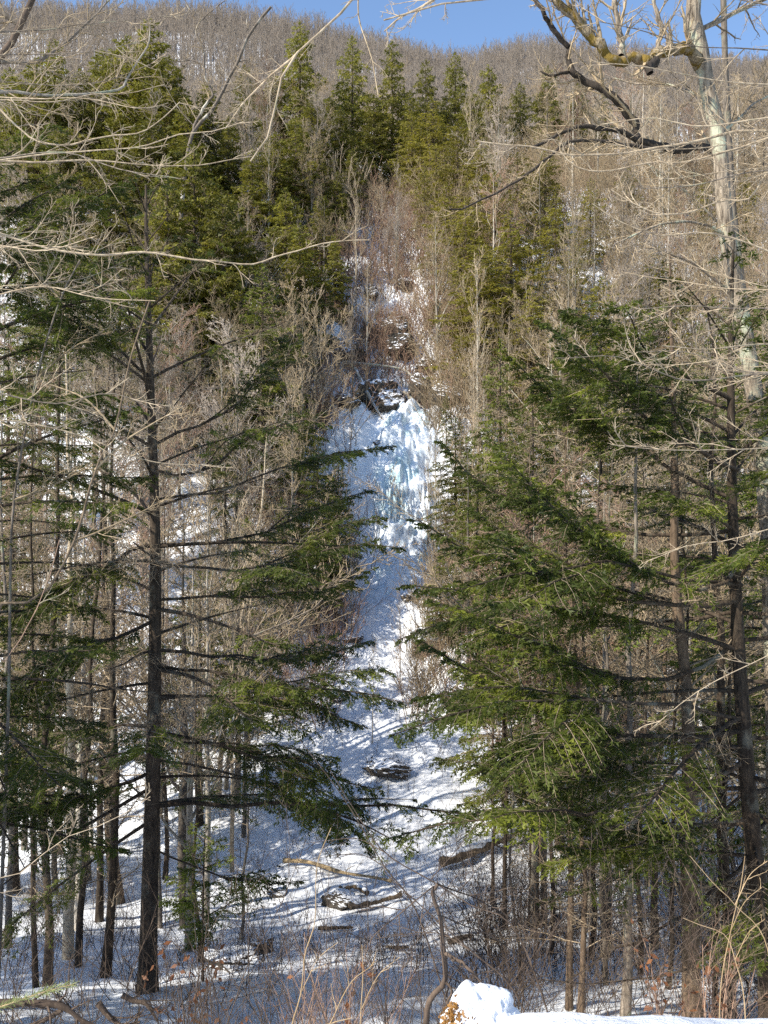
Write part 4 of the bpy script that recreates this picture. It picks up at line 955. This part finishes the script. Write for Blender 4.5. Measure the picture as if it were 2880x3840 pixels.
# tree out of frame at left: long pale boughs
YQ = 9.0
bL = np.array([-6.4, YQ, gz(-6.4, YQ) - .2])
tQ = [bL, bL + [0, 0, 4], at(-235, 300, YQ), at(-225, 120, YQ), at(-200, -60, YQ)]
lpl = [
 (up_pts([(-235, 220), (-100, 205), (-10, 231), (28, 243), (60, 250), (104, 255), (139, 251), (174, 257), (208, 261), (255, 263), (289, 253), (324, 243), (370, 240)], YQ), 0.0216, 0.0048, TWIGP, (18, 4, 3), .6),
 (up_pts([(-235, 200), (-100, 165), (0, 161), (39, 162), (93, 160), (139, 165), (192, 166), (220, 162), (252, 157)], YQ, [0] + [.5] * 8), 0.0173, 0.0042, TWIGP, (16, 4, 3), .6),
 (up_pts([(-235, 180), (-100, 90), (-30, 80), (0, 109), (18, 127), (37, 141), (67, 144), (93, 139), (116, 135), (143, 131), (162, 118), (180, 102)], YQ, [0] + [-.5] * 11), 0.0187, 0.0042, TWIGP, (16, 4, 3), .6),
 (up_pts([(-232, 150), (-100, 108), (0, 100), (51, 102), (93, 94), (130, 93), (165, 84)], YQ, [0] + [.3] * 6), 0.0115, 0.0030, TWIGP, (14, 4, 3), .6),
 (up_pts([(-235, 210), (-100, 175), (0, 160), (46, 154), (93, 151), (143, 146), (180, 134), (210, 132), (243, 122)], YQ, [0] + [-.9] * 8), 0.0130, 0.0036, TWIGP, (14, 4, 3), .6),
 (up_pts([(-225, 60), (-100, 0), (-40, 30), (40, 30), (80, 24), (130, 20), (190, 12)], YQ, [0] + [.5] * 6), 0.0115, 0.0030, GREYTREE, (16, 5, 3), .8),
 (up_pts([(-225, 120), (-80, 60), (0, 55), (50, 54), (100, 50), (148, 40)], YQ, [0] + [.8] * 5), 0.0115, 0.0030, GREYTREE, (16, 5, 3), .8),
 (up_pts([(-225, 160), (-80, 90), (0, 82), (60, 86), (110, 80), (160, 60)], YQ, [0] + [1.1] * 5), 0.0101, 0.0030, GREYTREE, (16, 5, 3), .8),
 (up_pts([(-240, 480), (-100, 560), (0, 660), (20, 640), (45, 590), (60, 540)], YQ, [0] + [-2.5] * 5), 0.0101, 0.0024, TWIGR, (12, 4, 3), .5),
 (up_pts([(-240, 700), (-100, 850), (0, 880), (60, 840), (110, 822), (150, 797)], YQ, [0] + [-2] * 5), 0.0086, 0.0024, TWIGP, (12, 4, 3), .5),
]
for k in range(9):
    v0 = rx.uniform(20, 520); v1 = v0 + rx.uniform(-60, 50); ue = rx.uniform(60, 230); d1 = rx.uniform(-2.2, 2.5)
    us = np.linspace(-235, ue, 8); vs = v0 + (v1 - v0) * np.linspace(0, 1, 8) + 14 * np.sin(np.linspace(0, rx.uniform(3, 6), 8) + rx.uniform(0, 6)) + rx.normal(0, 5, 8)
    lpl.append((up_pts(list(zip(us, vs)), YQ, list(np.linspace(0, d1, 8))), rx.uniform(.009, .015), .003, TWIGP if k % 3 else GREYTREE, (14, 5, 3), .7))
traced_tree('maple_tree', 'bare tree whose long pale branches reach in from the left edge over the hemlocks', None, tQ, .16, .10, GREYTREE, lpl, 84, twig=TWIGP)
# limb top left : thick dark diagonal
bA = np.array([-5.6, 11.5, gz(-5.6, 11.5) - .2])
tA = [bA, bA + [-.4, 0, 3], at(-90, 420, 11.5), at(-60, 200, 11.5), at(-30, 100, 11.5), at(0, 60, 11.5), at(11, 44, 11.5), at(21, 23, 11.5), at(33, -2, 11.5), at(45, -30, 11.5)]
traced_tree('maple_tree', 'dark trunk slanting through the top left corner against the sky', None, tA, .075, .04, DTWIG, [
 (up_pts([(20, 24), (0, 10), (-20, -10)], 11.5), .035, .02, GREYTREE, (10, 5, 3), .8),
 (up_pts([(0, 62), (40, 60), (80, 30), (110, 0)], 11.5, [0, .3, .5, .7]), .025, .010, GREYTREE, (14, 5, 3), .9),
 (up_pts([(-20, 90), (60, 95), (116, 90), (125, 81), (139, 60), (148, 46), (150, 20)], 11.5, [0, .3, .5, .6, .6, .6, .7]), .025, .008, PALE, (14, 5, 3), .8)], 85, twig=TWIG)
# top centre branches, tree hanging over the camera
bC = np.array([2.4, -2.0, gz(2.4, -2.0) - .2])
tC = [bC, bC + [0, 0, 3], bC + [0, .4, 6.2], bC + [.2, 1.0, 8.8]]
topb = [
 ([bC + [0, .4, 6.0], np.array([1.2, 2.6, CZ + 6.4]), at(440, -150, 6.5), at(370, -25, 7), at(352, 0, 7), at(336, 21, 7), at(317, 37, 7), at(296, 55, 7), at(289, 61, 7), at(278, 88, 7), at(274, 116, 7), at(266, 143, 7), at(252, 160, 7)], .036, .006, TWIGP, (14, 4, 3), .45),
 ([at(296, 55, 7), at(266, 81, 7.2), at(243, 104, 7.3), at(225, 128, 7.4)], .012, .004, TWIGP, (10, 4, 2), .4),
 ([bC + [0, .4, 6.1], np.array([1.8, 3.0, CZ + 5.6]), at(560, -60, 6.5), at(449, 0, 6.5), at(414, 9, 6.5), at(384, 19, 6.5)], .020, .006, TWIGP, (10, 4, 3), .4),
 ([at(449, -10, 6.5), at(420, 8, 6.6), at(402, 16, 6.6), at(384, 31, 6.6)], .012, .005, TWIGP, (8, 4, 2), .4),
 ([at(360, -20, 7), at(358, 10, 7), at(362, 30, 7), at(372, 60, 7), at(378, 95, 7)], .007, .003, TWIG, (6, 3), .3),
]
traced_tree('maple_tree', 'bare tree behind the camera whose pale branches hang down at top centre', None, tC, .14, .06, GREYTREE, topb, 86, twig=TWIGP)
# dead pale tree in the upper left
YD = 68
xD, zD = (190 - 384) / F * YD, gz((190 - 384) / F * YD, YD)
tD = [np.array([xD, YD, zD - .2])] + up_pts([(182, 350), (180, 240), (186, 165), (194, 130), (208, 116), (222, 93), (227, 81), (238, 62), (244, 45), (248, 37), (258, 22), (271, 7)], YD)
dd = [
 (up_pts([(194, 130), (198, 118), (204, 108), (212, 96), (210, 88), (205, 76), (204, 67), (194, 61), (174, 61)], YD), .14, .05, DEADTREE, (8, 4, 3), 1.5),
 (up_pts([(204, 67), (203, 50), (197, 36), (197, 26), (208, 14), (225, 0)], YD), .09, .04, DEADTREE, (10, 5, 3), 1.8),
 (up_pts([(226, 84), (222, 76), (215, 68)], YD), .07, .04, DEADTREE, (6, 4), 1.3),
 (up_pts([(238, 62), (246, 60), (250, 61)], YD), .05, .03, DEADTREE, (4, 3), 1.0),
 (up_pts([(248, 37), (247, 26), (246, 17)], YD), .05, .03, DEADTREE, (4, 3), 1.0),
 (up_pts([(197, 26), (190, 12), (182, -4)], YD), .05, .02, DEADTREE, (8, 4, 3), 1.6),
 (up_pts([(222, 93), (240, 86), (252, 70), (262, 55)], YD), .05, .02, DEADTREE, (8, 5, 3), 1.6),
 (up_pts([(196, 128), (180, 110), (165, 85), (160, 70)], YD), .05, .02, DEADTREE, (8, 5, 3), 1.6),
]

dd = [(p_, r_a * .85, r_b * .7, m_, ns_, tl_) for (p_, r_a, r_b, m_, ns_, tl_) in dd]
traced_tree('dead_tree', 'crooked pale dead tree with knotted limbs rising over the upper left hemlocks', None, tD, .22, .10, DEADTREE, dd, 87, twig=TWIG)
# thin leaning trees left
for i, (pts, y, lb) in enumerate([
   ([(-10, 640), (40, 600), (75, 540), (95, 470), (115, 430), (130, 360), (150, 300)], 13.5, 'thin brown tree leaning right across the trunks at mid left'),
   ([(8, 720), (10, 600), (14, 500), (36, 380), (60, 300), (80, 260)], 14.5, 'slender brown tree bending right at the left edge')]):
    p = up_pts(pts, y); g = p[0].copy(); g[2] = gz(g[0], y) - .2; g[0] -= .2
    traced_tree('leaning_tree', lb, None, [g] + p, .035, .012, LOG if i == 0 else GREYTREE, [
       ([p[3], p[3] + [.5, .1, .5], p[3] + [1.3, .2, 1.0]], .02, .006, TWIG, (9, 4, 3), .7), ([p[4], p[4] + [-.5, .1, .5], p[4] + [-1.3, .2, .8]], .02, .006, TWIG, (9, 4, 3), .7),
       ([p[2], p[2] + [.5, .1, .2], p[2] + [1.5, .2, .7]], .02, .006, TWIG, (9, 4, 3), .7)], 90 + i, twig=TWIG)

# crooked sapling, bottom centre
YS = 6.2
pS = up_pts([(420, 1075), (426, 1024), (431, 998), (445, 981), (443, 947), (441, 921), (436, 905), (432, 893), (438, 884)], YS)
pS[0][2] = gz(pS[0][0], YS) - .1
traced_tree('crooked_sapling', 'dark crooked sapling rising at bottom centre beside the snowy stump', None, pS, .031, .013, DTWIG, [
   (up_pts([(444, 953), (458, 961), (470, 971), (479, 980), (492, 1000)], YS, [0, -.1, -.2, -.2, -.2]), .014, .006, DTWIG, (5, 3), .4),
   (up_pts([(438, 884), (450, 889), (475, 898), (500, 912), (530, 930)], YS, [0, .1, .2, .3, .4]), .006, .003, DTWIG, (8, 4, 2), .4),
   (up_pts([(434, 886), (420, 897), (400, 914), (380, 930), (360, 950)], YS, [0, -.1, -.2, -.3, -.4]), .005, .003, DTWIG, (8, 4, 2), .4),
   (up_pts([(445, 981), (452, 992), (446, 1005), (440, 1030)], YS, [0, -.1, -.1, -.2]), .010, .007, DTWIG, (3, 3), .3),
   (up_pts([(440, 915), (462, 925), (490, 935), (520, 958), (548, 985)], YS, [0, .2, .3, .4, .5]), .005, .003, DTWIG, (8, 4, 2), .4)], 95, twig=DTWIG, cat='sapling')
# long dark arching canes from the right branch towards bottom centre
for i, (pts, y) in enumerate([([(330, 770), (352, 806), (384, 852), (430, 880), (470, 905), (520, 938)], 9), ([(384, 872), (420, 905), (470, 950), (510, 985), (540, 1040)], 7.5), ([(300, 740), (345, 800), (384, 866), (420, 920)], 10)]):
    p = up_pts(pts, y); g = p[-1].copy(); g[2] = gz(g[0] + .6, y) ; g[0] += .6
    traced_tree('arching_cane', ['uppermost dark arching stem crossing the snow below the falls', 'lowest dark arching stem ending near the snowy stump', 'middle dark arching stem drooping over the stream logs'][i], None, [g] + p[::-1], .012, .004, DTWIG, [
       ([p[2], p[2] + [-.3, .1, .1], p[2] + [-.8, .1, .05]], .005, .002, DTWIG, (6, 3), .35), ([p[3], p[3] + [.3, .1, .3], p[3] + [.6, .1, .7]], .005, .002, DTWIG, (6, 3), .35)], 97 + i, cat='stem', twig=DTWIG, sides=5, group='dark arching stems')

# straw coloured stems
for i, (pts, y, lb) in enumerate([
   ([(289, 1045), (301, 993), (305, 954), (315, 921), (317, 866), (331, 828)], 5.2, 'tall straw coloured stem bending right of the big hemlock'),
   ([(360, 1045), (361, 1010), (363, 975), (362, 945)], 5, 'straight straw stem left of the crooked sapling'),
   ([(306, 1040), (330, 1024), (352, 1018)], 4.4, 'short straw stem leaning flat at the bottom edge'),
   ([(770, 960), (735, 905), (715, 885), (690, 856)], 6, 'pale bent stem crossing the broad trunks at lower right'),
   ([(720, 1000), (731, 930), (740, 890), (745, 856)], 6.2, 'pale upright stem before the broad dark trunk at lower right'),
   ([(745, 1010), (735, 960), (725, 935), (700, 925), (683, 918)], 6.4, 'pale stem hooking left before the lower right trunks')]):
    p = up_pts(pts, y); g = p[0].copy(); g[2] = gz(g[0], y) - .05
    traced_tree('dry_stem', lb, None, [g] + p, .0065, .0022, STRAW, [([p[1], p[1] + [.1, 0, .2], p[1] + [.22, 0, .3]], .003, .0015, STRAW, (3, 2), .15)], 110 + i, cat='stem', sides=6, group='straw coloured stems', twig=STRAW)

# shrubs
def shrub(u, v, n, h, spread, m, label, seed, group, r=.012, y=None, leaves=0, lm=BROWNLEAF, ls=.09):
    if y is None: x, y, z = hit(u, v)
    else: x = (u - 384) / F * y; z = gz(x, y)
    rg = np.random.default_rng(seed); K = 6
    P = np.zeros((n, K, 3)); P[:, 0] = rg.normal(0, .12 * spread, (n, 3)) * [1, 1, 0]
    d = nrm(np.array([0, 0, 1.0]) + rg.normal(0, .42 * spread, (n, 3)) * np.array([1, 1, .1]))
    H = h * rg.uniform(.55, 1.1, n)
    for k in range(1, K):
        d = nrm(d + rg.normal(0, .10, (n, 3)) + [0, 0, .06]); P[:, k] = P[:, k - 1] + d * (H / (K - 1))[:, None]
    R = r * np.linspace(1.3, .5, K)[None] * np.ones((n, 1))
    root = empty('shrub', (x, y, z), label, 'shrub', group)
    b = MB(); v_, f_ = tubes(P, R, 4); b.add(v_, f_)
    A, RA = children(rg, P, R, 6, .2, .6, .4, 4, up=.2, wander=.12, rr=.6, rmin=r * .4); v_, f_ = tubes(A, RA, 3); b.add(v_, f_)
    A2, RA2 = children(rg, A, RA, 4, .2, .6, .5, 3, up=.15, wander=.15, rr=.8, rmin=r * .3); v_, f_ = tubes(A2, RA2, 3); b.add(v_, f_)
    b.build('stems', m, root)
    if leaves:
        E = A.reshape(-1, 3)[rg.integers(0, A.shape[0] * A.shape[1], leaves)]
        D = nrm(rg.normal(0, 1, (leaves, 3)) + [0, 0, -.9]); Nn = nrm(rg.normal(0, 1, (leaves, 3)))
        b = MB(); v_, f_ = blades(E, D, Nn, ls * rg.uniform(.7, 1.3, leaves), ls * .55 * np.ones(leaves)); b.add(v_, f_)
        b.build('leaves', lm, root)
GS = 'bushy shrubs on the hillside'
shrub(322, 428, 26, 3.6, 1.1, TWIGR, 'tall reddish brushy shrub left of the ravine by the ice', 121, GS, .018)
shrub(300, 450, 20, 3.2, 1.1, TWIG, 'tan brushy shrub left of the reddish shrub beside the ice', 122, GS, .018)
shrub(428, 330, 30, 3.8, 1.0, TWIGR, 'bright red brown bush right of the upper ravine', 123, GS, .02)
shrub(455, 345, 24, 3.2, 1.0, TWIG, 'tan bush just right of the red brown bush', 124, GS, .02)
shrub(340, 205, 20, 7.5, .7, TWIGP, 'pale vase shaped young tree left of the high snow gap', 125, GS, .035, y=86)
shrub(380, 350, 24, 3.4, 1.1, TWIGR, 'reddish thicket in the throat of the upper ravine', 126, GS, .018)
shrub(345, 590, 26, 2.8, 1.2, TWIGR, 'brown thicket left of the middle of the ice', 127, GS, .014)
shrub(462, 620, 26, 2.6, 1.1, TWIGR, 'brown thicket right of the icy steps', 128, GS, .014)
shrub(470, 560, 20, 2.6, 1.1, TWIG, 'tan thicket at the right edge of the ice', 129, GS, .014)
shrub(490, 725, 24, 2.8, 1.1, TWIG, 'tan thicket right of the lower snow chute', 130, GS, .013)
GW = 'weeds with dry leaves near the camera'
shrub(182, 985, 9, 1.7, .6, DTWIG, 'weed with curled brown leaves just right of the big hemlock foot', 131, GW, .007, y=10.0, leaves=60)
shrub(205, 1000, 8, 1.5, .7, DTWIG, 'leafy brown weed right of the hemlock foot, second clump', 132, GW, .007, y=9.2, leaves=45)
shrub(335, 1010, 16, 1.7, .9, TWIGR, 'reddish twiggy weed at the bottom left of centre', 133, GW, .005, y=8.0, leaves=14)
shrub(305, 1015, 12, 1.5, .9, TWIGR, 'low reddish twigs at the bottom between hemlock and weeds', 134, GW, .005, y=8.6, leaves=6)
shrub(395, 1012, 10, 1.6, .7, DTWIG, 'thin dark weed just left of the crooked sapling', 135, GW, .005, y=7.6)
shrub(528, 1004, 7, .8, 1.0, DTWIG, 'small oak sprig with rusty leaves behind the snowy stump', 136, GW, .005, y=6.5, leaves=26, ls=.10)
shrub(680, 1010, 10, 1.9, .7, TWIGR, 'beech sprout with rusty leaves before the thickest brown trunk', 137, GW, .006, y=9.2, leaves=110, ls=.08)
shrub(715, 1010, 9, 1.6, .7, TWIGR, 'beech sprout with rusty leaves at the lower right edge', 138, GW, .006, y=8.6, leaves=70, ls=.08)
shrub(88, 1010, 8, 1.5, .9, DTWIG, 'thin dark weed at the bottom left between two trunks', 139, GW, .005, y=9.5)
shrub(20, 1010, 8, 1.5, .9, DTWIG, 'thin dark weed in the bottom left corner', 140, GW, .005, y=9.2)
# small evergreen sapling right of the big hemlock
gq = gz((205 - 384) / F * 19, 19)
hero_hemlock('small bright green hemlock sapling right of the big trunk', [np.array([(203 - 384) / F * 19, 19, gq - .1]), np.array([(203 - 384) / F * 19, 19, gq + 1.6]), np.array([(205 - 384) / F * 19, 19, gq + 3.4])], .035, [], 46, BRIGHTG,
             auto=dict(n=26, h0=.35, h1=.97, len=([0, 1], [1.3, .3]), pitch=([0, 1], [10, 45]), bare=([0, 1], [.2, .1]), dead=.0, droop=14, kw=dict(keep=.9)), rtop=.008, name='hemlock_sapling')

# bottom left broken boughs
for i, (pts, r0, lb) in enumerate([
   ([(-10, 1004), (30, 1003), (62, 1006), (84, 1022), (110, 1032)], .045, 'dark broken bough lying at the bottom left corner'),
   ([(62, 1010), (40, 1022), (10, 1030)], .03, 'short dark bough under the broken one at bottom left'),
   ([(98, 1003), (108, 1015), (122, 1026), (140, 1022)], .04, 'dark forked stick in the snow left of the hemlock foot'),
   ([(122, 995), (134, 1001), (146, 1004), (158, 1022)], .035, 'dark root like stick at the foot of the big hemlock')]):
    p = up_pts(pts, 8.5 + i * .8)
    v = [q.tolist() for q in p]
    r = np.random.default_rng(150 + i); P = resample(p, 16); root = empty('fallen_bough', tuple(P[0]), lb, 'branch', 'dark fallen boughs at the bottom left')
    b = MB(); R = np.linspace(r0, r0 * .4, 16); a, f = tubes(P[None], (R * (1 + .1 * r.normal(size=16)))[None], 8, r, .15); b.add(a - P[0], f); b.build('bough', DTWIG, root)
    A, RA = children(r, P[None], R[None], 9, .1, .8, .6, 5, up=.1, wander=.2, rr=.4, ref_len=1, rmin=.005); A2, RA2 = children(r, A, RA, 4, .2, .7, .5, 3, up=.1, wander=.2, rr=.6, rmin=.003)
    b = MB(); a, f = tubes(A, RA, 4); b.add(a - P[0], f); a, f = tubes(A2, RA2, 3); b.add(a - P[0], f); b.build('twigs', DTWIG, root)
# pine sprig
p = up_pts([(-14, 1012), (20, 1000), (50, 990), (74, 984)], 2.6); P = resample(p, 24)
root = empty('pine_sprig', tuple(P[0]), 'yellow green needled sprig poking in at the bottom left edge', 'sprig')
b = MB(); a, f = tubes(P[None], np.linspace(.003, .001, 24)[None], 5); b.add(a - P[0], f); b.build('stem', STRAW, root)
r = np.random.default_rng(160); n = 300; k = r.integers(2, 23, n); T = nrm(P[np.minimum(k + 1, 23)] - P[k - 1]); D = nrm(T * 1.1 + r.normal(0, .55, (n, 3)))
b = MB(); a, f = blades(P[k] - P[0] + r.normal(0, .002, (n, 3)), D, nrm(r.normal(0, 1, (n, 3))), r.uniform(.02, .036, n), np.full(n, .0016)); b.add(a, f); b.build('needles', GRASSY, root)

# ------------------------------------------------------------------ snowy stump in front
def stump():
    y0 = 3.35; c = at(485, 1013, y0); rootz = gz(c[0], y0)
    root = empty('snowy_stump', (c[0], y0, rootz), 'snow covered stump with orange leaf litter on its left side at the bottom edge', 'stump')
    n = 60; th = np.linspace(0, PI * .62, n); ph = np.linspace(0, 2 * PI, 2 * n, endpoint=False)
    T, Ph = np.meshgrid(th, ph, indexing='ij'); d = np.stack([np.sin(T) * np.cos(Ph), np.sin(T) * np.sin(Ph), np.cos(T)], -1)
    rr = 1.08 + .6 * fbm(d[..., 0] * 1.6 + 5, d[..., 1] * 1.6 + d[..., 2] * 1.3, 4) + .12 * fbm(d[..., 0] * 6 + 2, d[..., 2] * 6 + d[..., 1] * 3, 3)
    v = d * rr[..., None] * np.array([.14, .17, .15])
    top = at(484, 987, y0)[2]; v[..., 2] += (top - .165) - rootz; v[..., 0] += -.01
    idx = np.arange(n * 2 * n).reshape(n, 2 * n); a = idx[:-1]; b_ = idx[1:]
    f = np.stack([a, b_, np.roll(b_, -1, 1), np.roll(a, -1, 1)], -1).reshape(-1, 4)
    b = MB(); b.add(v, f); b.build('snow_cap', SNOW, root)
    # rotten wood under the cap
    P = np.array([[-.02, -.02, -.3], [-.03, -.03, 0], [-.05, -.05, .12], [-.04, -.04, .22]]); P[:, 2] += 0; P[-1, 2] = top - rootz - .07; P[:, 2] = np.minimum(P[:, 2], top - rootz - .07)
    a, f = tubes(resample(P, 8)[None], np.array([.13, .125, .12, .115, .11, .10, .085, .06])[None], 22, np.random.default_rng(3), .16); b = MB(); b.add(a, f); b.build('stump_wood', LOGT, root)
    r = np.random.default_rng(170); n = 420
    th = r.uniform(.75, 1.4, n); ph = r.normal(PI * 1.16, .24, n)
    dd_ = np.stack([np.sin(th) * np.cos(ph), np.sin(th) * np.sin(ph), np.cos(th)], -1)
    r2 = 1.10 + .6 * fbm(dd_[:, 0] * 1.6 + 5, dd_[:, 1] * 1.6 + dd_[:, 2] * 1.3, 4) + .12 * fbm(dd_[:, 0] * 6 + 2, dd_[:, 2] * 6 + dd_[:, 1] * 3, 3)
    Q = dd_ * r2[:, None] * np.array([.14, .17, .15]); Q[:, 2] += (top - .165) - rootz; Q[:, 0] -= .01
    b = MB(); a, f = blades(Q, nrm(r.normal(0, 1, (n, 3))), nrm(r.normal(0, 1, (n, 3)) + dd_), r.uniform(.010, .024, n), r.uniform(.007, .015, n)); b.add(a, f); b.build('leaf_litter', TANLEAF, root)['kind'] = 'stuff'
    P = resample([np.array([-.05, -.18, top - rootz - .07]), np.array([0.01, -.19, top - rootz - .085]), np.array([.09, -.16, top - rootz - .11])], 8)
    a, f = tubes(P[None], np.linspace(.007, .004, 8)[None], 6); b = MB(); b.add(a, f); b.build('twig', LOG, root)
stump()

# protos that were never placed
for pr in protoF + protoM + protoG + B_:
    if id(pr) not in USED:
        for c in list(pr.children): bpy.data.objects.remove(c)
        bpy.data.objects.remove(pr)

# ================================================================== LIGHT, SKY, CAMERA
SUN_AZ = rad(-122)     # from +Y, clockwise seen from above
SUN_EL = rad(38)
w = bpy.data.worlds.new('World'); SC.world = w; w.use_nodes = True
nt = w.node_tree; nt.nodes.clear()
sky = nt.nodes.new('ShaderNodeTexSky'); sky.sky_type = 'NISHITA'; sky.sun_disc = False; sky.sun_elevation = SUN_EL; sky.sun_rotation = SUN_AZ
sky.air_density = 1.0; sky.dust_density = .1; sky.ozone_density = 2.8; sky.altitude = 400
bg = nt.nodes.new('ShaderNodeBackground'); bg.inputs[1].default_value = .15
wo = nt.nodes.new('ShaderNodeOutputWorld'); nt.links.new(sky.outputs[0], bg.inputs[0]); nt.links.new(bg.outputs[0], wo.inputs[0])
ld = bpy.data.lights.new('sun', 'SUN'); ld.energy = 5.0; ld.angle = rad(.5); ld.color = (1, .93, .81)
lo = bpy.data.objects.new('sun', ld); C.objects.link(lo)
sd = Vector((math.sin(SUN_AZ) * math.cos(SUN_EL), math.cos(SUN_AZ) * math.cos(SUN_EL), math.sin(SUN_EL)))
lo.rotation_euler = sd.to_track_quat('Z', 'Y').to_euler()
cd = bpy.data.cameras.new('camera'); cam = bpy.data.objects.new('camera', cd); C.objects.link(cam)
cam.location = (0, 0, CZ); cam.rotation_euler = (rad(90), 0, 0)
cd.sensor_fit = 'VERTICAL'; cd.sensor_height = 24; cd.lens = 24 * F / 1024; cd.clip_end = 3000; cd.clip_start = .05
SC.camera = cam
SC.render.resolution_x = 768; SC.render.resolution_y = 1024
SC.view_settings.view_transform = 'Standard'; SC.view_settings.look = 'None'; SC.view_settings.exposure = 0.78; SC.view_settings.gamma = 1
SC.cycles.max_bounces = 6; SC.cycles.diffuse_bounces = 3; SC.cycles.transparent_max_bounces = 4
SC.cycles.use_denoising = False; SC.cycles.sample_clamp_indirect = 6
